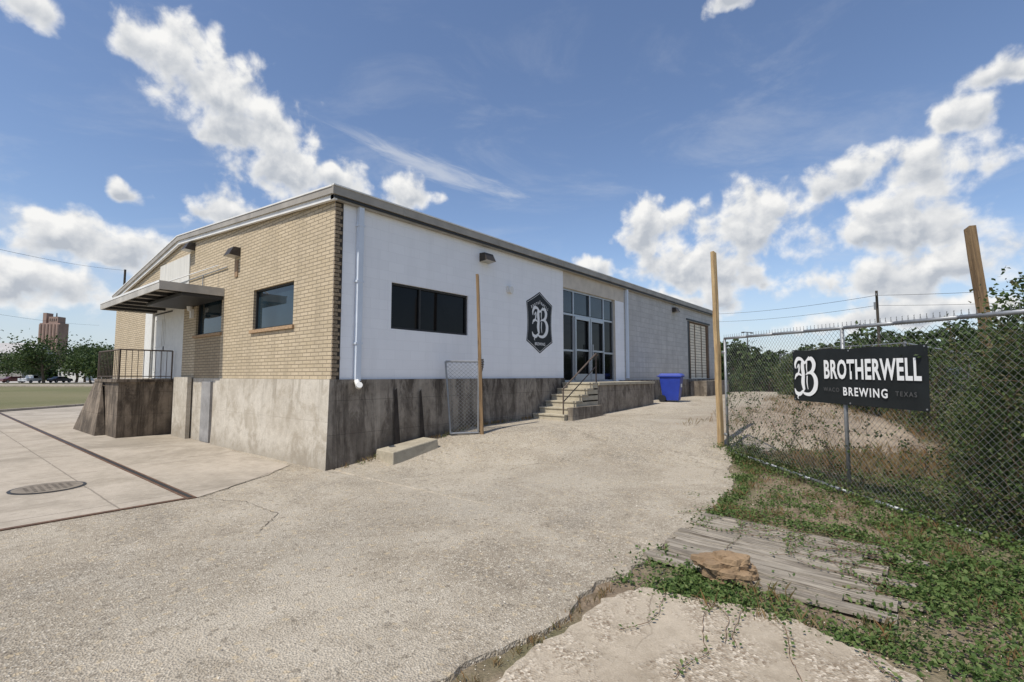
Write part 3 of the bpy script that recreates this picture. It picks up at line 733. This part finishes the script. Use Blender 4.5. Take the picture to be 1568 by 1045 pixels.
w=MB()
def patch(cx,cy,rad,nn,hmax,size,zoff=0,m=0):
    for _ in range(nn):
        x=cx+G(rad);y=cy+G(rad); z=H(x,y)-.05+zoff+abs(G(hmax*.5))
        w.leaf((x,y,z),size*U(.5,1.4),m,1.2,.7)
cnt=0
while cnt<600:
    x=U(-.9,8.5); y=U(-11.5,-5.4)
    if not y<edge(x)+.01: continue
    dgate=abs((x-6.22)*.702-(y+5.12)*.712)
    onboard=(-.4<x<1.5 and -8.0<y<-6.3)
    dens=noise.noise(Vector((x*.9,y*.9,2)))
    if onboard and (R()<.93): continue
    if dens<-.18: continue
    patch(x,y,.10,46,.05 if dgate>.6 else .16,.034,0.01); cnt+=1
for x in axis([(-1.0,4.2,.09)]):
    if R()<(.8 if x>.9 else .3): patch(x,edge(x)-.12+G(.05),.05,40,.05,.034,.01)
for _ in range(55): patch(U(-.95,-.2),-6.55-abs(G(.35)),.07,42,.05,.034,.02)
for _ in range(50): 
    t=R(); patch(-.7+G(.06)-.2*t,-6.6-t*2.2,.06,36,.04,.032,.02)
for _ in range(150): patch(U(.0,6),U(-9.6,-7.95),.1,60,.12,.042,.02)
for _ in range(80): patch(U(-.85,.9),U(-9.4,-7.9),.09,55,.07,.034,.02)
for _ in range(26): patch(1.6+abs(G(.15)),U(-7.9,-6.3),.09,50,.07,.036,.02)
for _ in range(24): patch(6.1+G(.25),-5.45+G(.2),.08,60,.14,.04,.02)
for _ in range(40): patch(5.0+G(.8),-5.9+G(.15),.08,50,.05,.035,.02)
def runner(x,y,a,L,zf,ls=.033):
    st=.025; n=int(L/st); pv=None
    for i in range(n):
        a+=G(.16); x+=math.cos(a)*st; y+=math.sin(a)*st; z=zf+.008+abs(G(.003)); q=Vector((x,y,z))
        if pv: w.tube(pv,q,.0022,.0022,3,1,False)
        if i%2==0 and R()<.7: 
            for sd in(-1,1): w.leaf(q+Vector((-math.sin(a)*sd*.02,math.cos(a)*sd*.02,.012)),ls*U(.5,1.2),0,2.5,.7)
        pv=q
for x,y,a,L in((-.9,-6.6,3.6,.9),(-.9,-7.0,3.4,1.2),(-.9,-7.4,3.7,1.0),(-1.0,-7.9,3.2,1.3),(-.9,-6.8,4.1,.8),(-1.1,-8.2,3.4,1.0),(-.8,-7.2,3.0,.7),(-1.2,-8.5,2.8,.9)): runner(x,y,a,L,-.008)
for _ in range(34): runner(U(1.2,2.2),U(-8.0,-6.4),U(2.5,3.8),U(.4,1.4),.0)
for _ in range(18): runner(U(-.2,1.4),U(-8.3,-8.0),U(.9,2.2),U(.4,1.0),.0)
for _ in range(14): patch(U(.2,5.8),-.2+G(.04),.05,20,.06,.03,.06)
w.build('weeds',[LEAFW,simple('runner_stem',(.16,.09,.05),.8,.2,20)])
w=MB()
def blade(x,y,z,h,lean,m=0):
    a=U(0,6.28); l=Vector((math.cos(a),math.sin(a),0)); b=Vector((-l.y,l.x,0))*U(.0015,.0035)
    q0=Vector((x,y,z)); q1=q0+l*lean*.4+Vector((0,0,h*.6)); q2=q0+l*lean+Vector((0,0,h))
    w.add([q0-b,q0+b,q1+b*.7,q2,q1-b*.7],[(0,1,2,3,4)],m)
for _ in range(260):
    x=U(-1,9);y=U(-10,-5.6)
    if y>edge(x)-.1 or(-.4<x<1.5 and y>-8): continue
    for k in range(22): xx=x+G(.06);yy=y+G(.06); blade(xx,yy,H(xx,yy)-.05,U(.04,.14),U(.02,.1))
for _ in range(300):
    x=U(5.5,13); y=U(-10,-6.2)
    if y>edge(x)-.05: continue
    for k in range(26): xx=x+G(.1);yy=y+G(.1); blade(xx,yy,H(xx,yy)-.05,U(.1,.35),U(.05,.2))
for _ in range(130):   # scattered tufts in the yard
    x=U(7,20); y=U(edge(x),-3.8)
    for k in range(12): xx=x+G(.12);yy=y+G(.12); blade(xx,yy,H(xx,yy),U(.05,.2),U(.03,.12))
for _ in range(45):
    x=-3.2+R()*2.2; y=edge(x)-.06+G(.03)
    for k in range(6): blade(x+G(.02),y+G(.02),-.05,U(.03,.07),U(.02,.04))
for _ in range(70):
    x=U(.1,5.9); 
    for k in range(8): xx=x+G(.04); yy=-.17-abs(G(.05)); blade(xx,yy,H(xx,yy),U(.04,.13),U(.02,.08))
w.build('dry_grass',[DRY])
w=MB()
for _ in range(16000):
    f=U(1.3,10); r=U(-1.1,1.1)*f; x,y=gl(f,r)
    if y>-.5 and x>-2.5: continue
    inn=y>edge(x)+.05
    z=H(x,y) if inn else H(x,y)-.05
    if noise.noise(Vector((x*.8,y*.8,9)))<-.05 and inn: continue
    s_=U(.002,.005)*(1 if R()<.94 else 2)
    w.add([(x+s_*U(.7,1.4),y,z+s_*.3),(x,y+s_*U(.7,1.4),z+s_*.3),(x-s_,y,z+s_*.3),(x,y-s_,z+s_*.3),(x,y,z+s_*1.2)],[(0,1,4),(1,2,4),(2,3,4),(3,0,4)],random.choice((0,0,1,2)))
w.build('loose_gravel',[simple('gravel_light',(.66,.6,.5),.9,.1,20),simple('gravel_tan',(.45,.36,.25),.9,.1,20),simple('gravel_grey',(.24,.22,.2),.9,.1,20)])

# ------------------------------------------------------------------ perimeter fence with vines
F0=Vector((4.6,-11.4,0)); F1=Vector((25,-2.9,0)); FL=(F1-F0).length; FD=(F1-F0).normalized()
def fp(g_,z,o=0): q=F0+FD*g_; return q+Vector((-FD.y,FD.x,0))*o+Vector((0,0,z+H(q.x,q.y)-.05))
Fe=empty('chain_link_fence')
w=MB()
for i in range(9):
    gx=i*FL/8; w.tube(fp(gx,-.1),fp(gx,2.2),.03,.03,8,0)
    if i<8: w.tube(fp(gx,2.15),fp(gx+FL/8,2.15),.02,.02,6,0)
w.build('fence_frame',[GALV],Fe)
chainlink('fence_mesh',lambda g_,z:fp(g_,z,.03),FL,lambda g_:0,lambda g_:2.15,.16,.003,Fe,WIRE,False)
w=MB()
def hv(gx): return 1.95+.6*noise.noise(Vector((gx*.45,1,0)))+.35*noise.noise(Vector((gx*1.7,5,0)))
for _ in range(1400):
    gx=1.5+R()**1.1*(FL-1.5); z=U(0,1)*hv(gx); c=noise.noise(Vector((gx*.8,z*1.1,3)))
    if c<-.22: continue
    s_=.06 if gx<10 else .085
    base=fp(gx,z,G(.25)); 
    for k in range(44 if gx<10 else 36): 
        w.leaf(base+Vector((G(.15),G(.15),G(.13))),s_*U(.6,1.4),0,.6,.7)
# dense thicket by the old post, spilling towards the gate
for _ in range(1100):
    f=U(5.0,9.5); r=max(f*.92,5.35)+abs(G(.9))
    z=U(0,2.9); top=2.55+.5*noise.noise(Vector((f*1.2,r*1.2,0)))-max(0,1.04-r/f)/.12*1.3
    if z>top or noise.noise(Vector((f*1.5,r*1.5,z*1.5)))<-.25: continue
    x,y=gl(f,r); base=Vector((x,y,z))
    for k in range(44): w.leaf(base+Vector((G(.14),G(.14),G(.12))),.052*U(.6,1.4),0,.6,.7)
for _ in range(220):
    gx=U(2,14); z=U(.8,2.3); q=fp(gx,z,U(0,.6)); a=Vector((G(.03),G(.03),-.06))
    for k in range(20):
        q2=q+a+Vector((G(.02),G(.02),G(.02))); w.tube(q,q2,.004,.004,3,1,False); q=q2
        if q.z<0: break
w.build('climbing_vine',[LEAF,STEM],None)
w=MB()
def strand(gx,z,a,L):
    st=.05; n=int(L/st); pv=None
    for i in range(n):
        a+=G(.25); gx+=math.cos(a)*st; z+=math.sin(a)*st
        if z<zb(max(0,gx)) or (z>1.3 and 2.2<gx<4.9) or z>2.4: a=-a; z+=math.sin(a)*st*1.5
        if gx<.15 or gx>GL or z>2.45: break
        q=gp(gx,z,U(-.03,.01))
        if pv: w.tube(pv,q,.0028,.0028,3,1,False)
        pv=q
        if R()<.65:
            for k in range(3): w.leaf(q+Vector((G(.03),G(.03),G(.03))),.042*U(.6,1.3),0,.3,.7)
for _ in range(75): strand(U(.3,7.2),abs(G(.4))+.1,U(-.6,.9)+(3.14 if R()<.5 else 0),U(.6,2.0))
for _ in range(22): strand(U(.2,1.4),U(.2,1.6),U(.8,2.2),U(.4,1.2))
for _ in range(80): strand(U(4.9,7.4),U(.2,2.3),U(0,6.28),U(.6,2.0))
for _ in range(110):
    gx=U(.2,7.4); q=gp(gx,zb(gx)-.05,U(-.25,.12))
    for k in range(40): w.leaf(q+Vector((G(.09),G(.09),abs(G(.09)))),.04*U(.6,1.3),0,.8,.7)
w.build('gate_vine',[LEAF,STEM],None)

# ------------------------------------------------------------------ trees
def tree(name,x,y,h,rad,nl,ls,z0=0.0,low=.25):
    w=MB(); b=Vector((x,y,z0-.2)); q=b; r=h*.03; tops=[]
    for i in range(5):
        q2=q+Vector((G(.02)*h,G(.02)*h,h*.13)); w.tube(q,q2,r,r*.82,8,1,False); r*=.82; q=q2
        if i>=1:
            for k in range(3):
                a=U(0,6.28); e=q+Vector((math.cos(a)*rad*U(.4,.85),math.sin(a)*rad*U(.4,.85),h*U(.08,.3)))
                mid=(q+e)/2+Vector((0,0,h*.03)); w.tube(q,mid,r*.5,r*.35,5,1,False); w.tube(mid,e,r*.35,r*.12,5,1,False); tops+=[e,mid]
    tops.append(q+Vector((0,0,h*.15)))
    cl=[]
    for e in tops:
        for k in range(3): cl.append(e+Vector((G(rad*.16),G(rad*.16),G(h*.06))))
    for k in range(nl):
        c=random.choice(cl); s=rad*.17
        pnt=c+Vector((G(s),G(s),G(s*.75)))
        if pnt.z<z0+h*low*.5: continue
        w.leaf(pnt,ls*U(.5,1.3),0,.5,.75)
    return w.build(name,[LEAFT,BARK])
k=0
for f,r,h,rd in((112,-108,11,6),(118,-106,10,6),(125,-106,9.5,6),(128,-104,8.5,5.5),(120,-96,8.5,5),(135,-104,8.5,6),(125,-110,9.5,6),(105,-91,7.6,4.5),(110,-92,8,5),(96,-80,6.2,4.2),(150,-156,9,6),(160,-160,9,6)):
    x,y=gl(f,r); tree('oak_tree' if k==0 else 'oak_tree.%03d'%k,x,y,h,rd,2600,.55); k+=1
def treeline(name,pts,h,n,ls,dep):
    w=MB()
    for i in range(n):
        t=R()*(len(pts)-1); a=int(t); t-=a; f=pts[a][0]+(pts[a+1][0]-pts[a][0])*t; r=pts[a][1]+(pts[a+1][1]-pts[a][1])*t
        x,y=gl(f+U(-dep,dep),r+U(-dep,dep)); hh=h*(.62+.55*noise.noise(Vector((x*.11,y*.11,0)))+.25*noise.noise(Vector((x*.5,y*.5,3))))
        w.leaf((x,y,hh*R()**.55),ls*U(.5,1.4),0,.5,.8)
    for i in range(60):
        t=R()*(len(pts)-1); a=int(t); t-=a; f=pts[a][0]+(pts[a+1][0]-pts[a][0])*t; r=pts[a][1]+(pts[a+1][1]-pts[a][1])*t
        x,y=gl(f,r); w.tube((x,y,-.2),(x+G(.3),y,h*.5),.22,.12,6,1)
    w.build(name,[LEAFT,BARK])
treeline('distant_trees',[(190,-260),(210,-150),(230,-60),(240,20)],11,18000,1.5,8)
treeline('distant_trees.001',[(75,30),(66,48),(52,60),(36,62),(26,62)],8.4,30000,.6,4)
treeline('roadside_shrubs',[(29,12.6),(31,15),(30,19)],2.6,4000,.22,.8)

w=MB()
def gq(f,r,z): x,y=gl(f,r); return (x,y,z)
def strip(mb,f0,f1,z,m): mb.quad(gq(f0,-260,z),gq(f0,-20,z),gq(f1,-20,z),gq(f1,-260,z),m)
strip(w,78,90,.03,0); strip(w,83.8,84.1,.04,1); w.build('road',[m_concrete('road_concrete',(.40,.36,.31),(.28,.25,.21),amt=.4),simple('road_paint',(.6,.45,.1),.7,.1,3)])
w=MB()
for f in(77.6,90.0):
    a=Vector(gq(f,-260,-.05)); b=Vector(gq(f,-20,-.05)); w.obox(a,b-a,Vector(gq(f+.3,-260,-.05))-a,(0,0,.2),0)
w.obox(Vector((-14,14.0,-.05)),Vector((21,19.0,0)),Vector((-.12,.14,0)),(0,0,.17),0)
w.build('kerb',[PADM])
w=MB(); strip(w,108,160,.03,0); w.build('parking_lot',[m_concrete('lot_concrete',(.42,.39,.35),(.3,.27,.24),amt=.4)])

def fb(name,f,r,wd,dp,h,mats,fn):
    x,y=gl(f,r); M=Matrix.Translation((x,y,0))@Matrix.Rotation(math.radians(39.1-90),4,'Z'); w=MB(); fn(w,wd,dp,h); return w.build(name,mats,None,False,M)
def silo(w,wd,dp,h):
    w.box(-wd/2,wd/2,0,dp,0,h*.84,0); w.box(-wd*.1,wd*.35,.5,dp-.5,h*.84,h*.94,0); w.box(-wd*.42,-wd*.25,1,dp-1,h*.84,h,0)
    for i in range(6): w.tube((-wd/2+wd*(i+.5)/6,0,0),(-wd/2+wd*(i+.5)/6,0,h*.82),wd/12,wd/12,12,0)
    for i in range(4): w.box(-wd*.05+i*wd*.1,-wd*.05+i*wd*.1+wd*.04,.4,.52,h*.87,h*.91,1)
    w.tube((wd*.2,2,h*.94),(wd*.2,2,h*1.0),.5,.3,6,1)
BR=simple('brown_silo',(.30,.21,.175),.9,.15,.2)
fb('grain_elevator',400,-384,17,8,54,[BR,DKFR],silo)
def shed(w,wd,dp,h):
    w.box(-wd/2,wd/2,0,dp,0,h*.7,0); w.add([(-wd/2-.3,-.3,h*.7),(wd/2+.3,-.3,h*.7),(wd/2+.3,dp+.3,h*.7),(-wd/2-.3,dp+.3,h*.7),(-wd/2,dp/2,h),(wd/2,dp/2,h)],[(0,1,5,4),(2,3,4,5),(1,2,5),(3,0,4)],1)
    for i in range(6): w.box(-wd/2+wd*(i+.3)/6,-wd/2+wd*(i+.7)/6,-.06,-.01,h*.25,h*.5,2)
GS=simple('grey_siding',(.33,.31,.29),.8,.1,.5)
fb('warehouse',190,-205,26,14,15,[GS,simple('metal_roof',(.4,.38,.36),.5,.1,.5),DKFR],shed)
fb('church_house',165,-150,9,8,7,[COPEW,simple('dark_roof',(.2,.18,.17),.7,.1,.5),DKFR],shed)

def car(name,f,r,rot,colr,van=False,z=.04):
    w=MB(); prof=[(-2.2,.35),(-2.25,.75),(-2.1,.95),(-1.5,1.02),(-.9,1.45),(.7,1.48),(1.3,1.05),(2.1,.92),(2.25,.6),(2.2,.35)]
    if van: prof=[(-2.6,.4),(-2.65,1.0),(-2.6,1.05),(-.6,1.08),(-.5,1.8),(.9,1.8),(1.5,1.15),(2.5,1.05),(2.65,.7),(2.6,.4)]
    n=len(prof)
    for s_ in(-1,1):
        for x,zz in prof: w.v.append((x,s_*(.86 if zz<1.1 else .68),zz))
    w.f+=[tuple(range(n)),tuple(reversed(range(n,2*n)))]; w.m+=[0,0]
    for i in range(n): w.f.append((i,n+i,n+(i+1)%n,(i+1)%n)); w.m.append(0)
    zt_=prof[4][1]
    for s_ in(-1,1):
        xa,xb=prof[4][0]+.1,prof[5][0]; y0=s_*.875; y1=s_*.70
        w.add([(xa-.2,y0,1.1),(xb+.3,y0,1.1),(xb-.05,y1,zt_-.08),(xa+.1,y1,zt_-.08)],[(0,1,2,3) if s_<0 else (3,2,1,0)],1)
        for x in(-1.4,1.4): w.tube((x,s_*.72,.33),(x,s_*.90,.33),.33,.33,16,2); w.tube((x,s_*.89,.33),(x,s_*.91,.33),.18,.18,12,3)
    a,b=prof[5],prof[6]; w.quad((a[0]+.05,-.62,a[1]-.03),(b[0]+.02,-.72,b[1]+.06),(b[0]+.02,.72,b[1]+.06),(a[0]+.05,.62,a[1]-.03),1)
    x,y=gl(f,r); M=Matrix.Translation((x,y,z))@Matrix.Rotation(rot,4,'Z')
    return w.build(name,[simple('car_paint_'+name,colr,.3,.03,2,0,.6),GLASS,TYRE,GALV],None,False,M)
car('parked_truck',112,-111,.9,(.7,.7,.7),True); car('parked_car',114,-117,.3,(.1,.03,.03)); car('parked_car.001',116,-108,.5,(.05,.05,.06)); car('parked_car.002',118,-99,.6,(.4,.4,.42)); car('parked_car.003',22,21.2,.4,(.12,.13,.15),False,H(20,-10)-.03)

def upole(name,f,r,h,arm=True):
    w=MB(); x,y=gl(f,r); w.tube((x,y,-.3),(x,y,h),.17,.12,8,0)
    if arm:
        w.obox((x-.9,y-.06,h-.7),(1.8,0,0),(0,.12,0),(0,0,.12),0)
        for k in(-.8,-.3,.3,.8): w.tube((x+k,y,h-.58),(x+k,y,h-.4),.04,.03,6,1)
        w.tube((x+.3,y+.1,h-2),(x+.3,y+.1,h-1.2),.22,.22,10,1)
    w.build(name,[simple(name+'_wood',(.06,.05,.04),.9,.2,3),GALV])
upole('utility_pole',52,39.6,10.9); upole('utility_pole.001',60,-48.6,15,False)
w=MB(); x,y=gl(70,34.2); w.tube((x,y,0),(x,y,8),.1,.07,8,0); w.tube((x-.8,y+.4,8),(x+.8,y-.4,8),.05,.05,6,0)
for s_ in(-.8,.8): w.box(x+s_-.3,x+s_+.3,y-s_*.5-.15,y-s_*.5+.15,7.85,8.0,0)
w.build('street_lamp',[simple('lamp_steel',(.12,.12,.12),.5,.1,3,.5)])
w=MB()
def cable(a,b,sag,r=.02):
    A_=Vector((*gl(a[0],a[1]),a[2]));B_=Vector((*gl(b[0],b[1]),b[2])); pv=None
    for i in range(31):
        t=i/30; q=A_.lerp(B_,t)-Vector((0,0,4*sag*t*(1-t)))
        if pv: w.tube(pv,q,r,r,4,0,False)
        pv=q
cable((52,39.6,10.4),(30,60,9.7),.6,.022); cable((52,39.6,10.4),(95,30,14),.9,.022); cable((52,39.6,9.3),(30,60,8.4),.6,.02); cable((52,39.6,9.3),(95,30,12.6),.9,.02)
cable((60,-48.6,14.9),(26,-36,10.6),.5,.015); cable((70,-60,9),(28,-40,7.2),.5,.012)
w.build('power_line',[TYRE])

# ------------------------------------------------------------------ sky
world=bpy.data.worlds.new('World'); scene.world=world; world.use_nodes=True
try:
    world.cycles.sampling_method='MANUAL'; world.cycles.sample_map_resolution=256
except Exception: pass
t=NT(world.node_tree); bg=world.node_tree.nodes['Background']
sunEl=58.0; sv=Vector((-math.cos(math.radians(sunEl)),.03,math.sin(math.radians(sunEl)))).normalized()
sky=t.node('ShaderNodeTexSky',sky_type='NISHITA'); sky.sun_disc=False; sky.sun_elevation=math.radians(sunEl); sky.sun_rotation=math.radians(270); sky.air_density=1.0; sky.dust_density=.6; sky.ozone_density=1.6
CL=[(-36.1,29.7,4.2,2.9),(-32.5,27.4,6.0,3.5),(-28.5,24.6,6.0,3.5),(-26.0,21.2,5.0,3.0),(-20.2,21.4,3.0,2.0),
(-43.0,12.0,4.8,2.7),(-38.0,11.6,3.6,2.6),(-31.5,16.6,3.4,2.2),(-39.5,16.3,1.7,1.2),(-46,7.6,7,2.2),
(-12.6,20.6,3.7,1.7),(16.6,16.4,4.6,3.7),(26.5,16.0,5.6,4.1),(21.5,11.8,9,3.2),(9.6,12.2,2.8,1.7),(18,8.0,10,2.4),
(35.9,19.2,3.7,2.7),(41.5,18.0,4.5,3.3),(38.5,14.0,7,3.0),(44.0,21.9,2.4,1.9),(47.0,24.0,3,1.4),(40,9.4,9,2.5),(40,5.8,10,1.5),
(-47,28.8,2.8,1.6),(25.6,36.4,2.8,1.0),(95,20,20,7),(150,16,16,6),(-110,20,20,7)]
nz=t.node('ShaderNodeTexNoise'); nz.inputs['Scale'].default_value=.22; nz.inputs['Detail'].default_value=2
dirv=t.vmath('NORMALIZE',t.node('ShaderNodeTexCoord').outputs['Generated']); s=t.sep(dirv)
az=t.math('SUBTRACT',39.1,t.math('MULTIPLY',t.math('ARCTAN2',s[1],s[0]),57.2958))
az=t.math('WRAP',az,180,-180)
el=t.math('MULTIPLY',t.math('ARCSINE',s[2]),57.2958)
Pv=t.comb(az,el,0)
t.put(nz.inputs['Vector'],Pv)
W2=t.vmath('MULTIPLY',t.vmath('SUBTRACT',nz.outputs[1],(.5,.5,.5)),(4,2.8,0))
Pw=t.vmath('ADD',Pv,W2)
acc=None; num=None; den=None
for a,e,ra,re in CL:
    dv=t.vmath('MULTIPLY',t.vmath('SUBTRACT',Pw,(a,e,0)),(1/ra,1/re,0))
    f_=t.math('SUBTRACT',1.2,t.vmath('LENGTH',dv)); fp_=t.math('MAXIMUM',f_,0.0)
    nu=t.math('MULTIPLY',fp_,t.vmath('DOT_PRODUCT',dv,(0,1,0)))
    if acc is None: acc,num,den=f_,nu,fp_
    else: acc=t.math('SMOOTH_MAX',acc,f_,.25); num=t.math('ADD',num,nu); den=t.math('ADD',den,fp_)
vert=t.math('DIVIDE',num,t.math('ADD',den,.08))
acc=t.math('MINIMUM',t.math('MAXIMUM',acc,-.6),.9)
def det(vec,nd):
    n1=t.noise(vec,.36,nd,.54,.15)
    wv=t.vor(t.vmath('ADD',vec,t.vmath('MULTIPLY',W2,(.3,.3,0))),.55,'SMOOTH_F1',0)
    return t.math('SUBTRACT',t.math('MULTIPLY',t.math('SUBTRACT',n1,.5),1.8),t.math('MULTIPLY',wv,.5))
d0=det(Pv,9); d1=det(t.vmath('ADD',Pv,(-.45,.9,0)),7)
D0=t.math('ADD',t.math('MULTIPLY',acc,.9),d0)
alpha=t.mr(D0,-.16,.40,0,1,True)
lit=t.math('SUBTRACT',d0,d1)
li=t.mr(lit,-.35,.35,0,1)
thick=t.mr(D0,.05,.6,0,1,True)
grey=t.math('MULTIPLY',t.math('MULTIPLY',thick,t.mr(vert,.45,-.45,.0,1.0,True)),.85)
shade=t.math('SUBTRACT',t.math('ADD',t.math('MULTIPLY',li,.8),.42),grey,clamp=True)
cc=t.mix(shade,(4.5,4.85,5.4),(8.7,8.65,8.5))
hz=t.mr(el,0,15,.55,0,True)
skyc=t.mix(1.0,sky.outputs[0],(1.28,1.28,1.36),'MULTIPLY')
skyc=t.mix(hz,skyc,(5.2,6.0,7.0))
rot=math.radians(-14)
rs=t.sep(t.vmath('SUBTRACT',Pv,(-9.5,23.4,0)))
cu=t.math('ADD',t.math('MULTIPLY',rs[0],math.cos(rot)),t.math('MULTIPLY',rs[1],math.sin(rot)))
cv=t.math('SUBTRACT',t.math('MULTIPLY',rs[1],math.cos(rot)),t.math('MULTIPLY',rs[0],math.sin(rot)))
cn=t.noise(t.comb(t.math('MULTIPLY',cu,.12),t.math('MULTIPLY',cv,.7)),1.3,6,.65,.5)
cm=t.math('SUBTRACT',1.0,t.vmath('LENGTH',t.comb(t.math('MULTIPLY',cu,1/15.0),t.math('MULTIPLY',cv,1/1.7))))
ca=t.math('MULTIPLY',t.mr(t.math('ADD',cm,t.math('MULTIPLY',t.math('SUBTRACT',cn,.5),1.6)),.1,1.0,0,1,True),.55)
vn=t.noise(t.vmath('MULTIPLY',Pv,(.05,.13,0)),1.0,7,.65,.6)
veil=t.math('MULTIPLY',t.mr(vn,.47,.75,0,.30,True),t.mr(el,40,15,.2,1))
skyc=t.mix(t.math('MAXIMUM',ca,veil),skyc,(6.9,7.1,7.4))
fin=t.mix(alpha,skyc,cc)
fin=t.mix(t.mr(el,-1,0,0,1),(1.8,1.65,1.4),fin)
t.l.new(fin,bg.inputs[0]); bg.inputs[1].default_value=.108

sun=bpy.data.lights.new('sun','SUN'); sun.energy=4.5; sun.angle=math.radians(.5); sun.color=(1,.95,.86)
so=bpy.data.objects.new('sun',sun); col.objects.link(so); so.rotation_euler=sv.to_track_quat('Z','Y').to_euler(); so.location=(0,0,30)

cam=bpy.data.cameras.new('camera'); cam.lens=17; cam.sensor_width=36; cam.clip_end=6000; cam.clip_start=.05
co=bpy.data.objects.new('camera',cam); col.objects.link(co); co.location=(-4.81,-8.2,1.7); co.rotation_euler=(math.radians(94.1),0,math.radians(-50.9)); scene.camera=co
scene.view_settings.view_transform='Standard'; scene.view_settings.look='None'; scene.view_settings.exposure=0; scene.view_settings.gamma=1
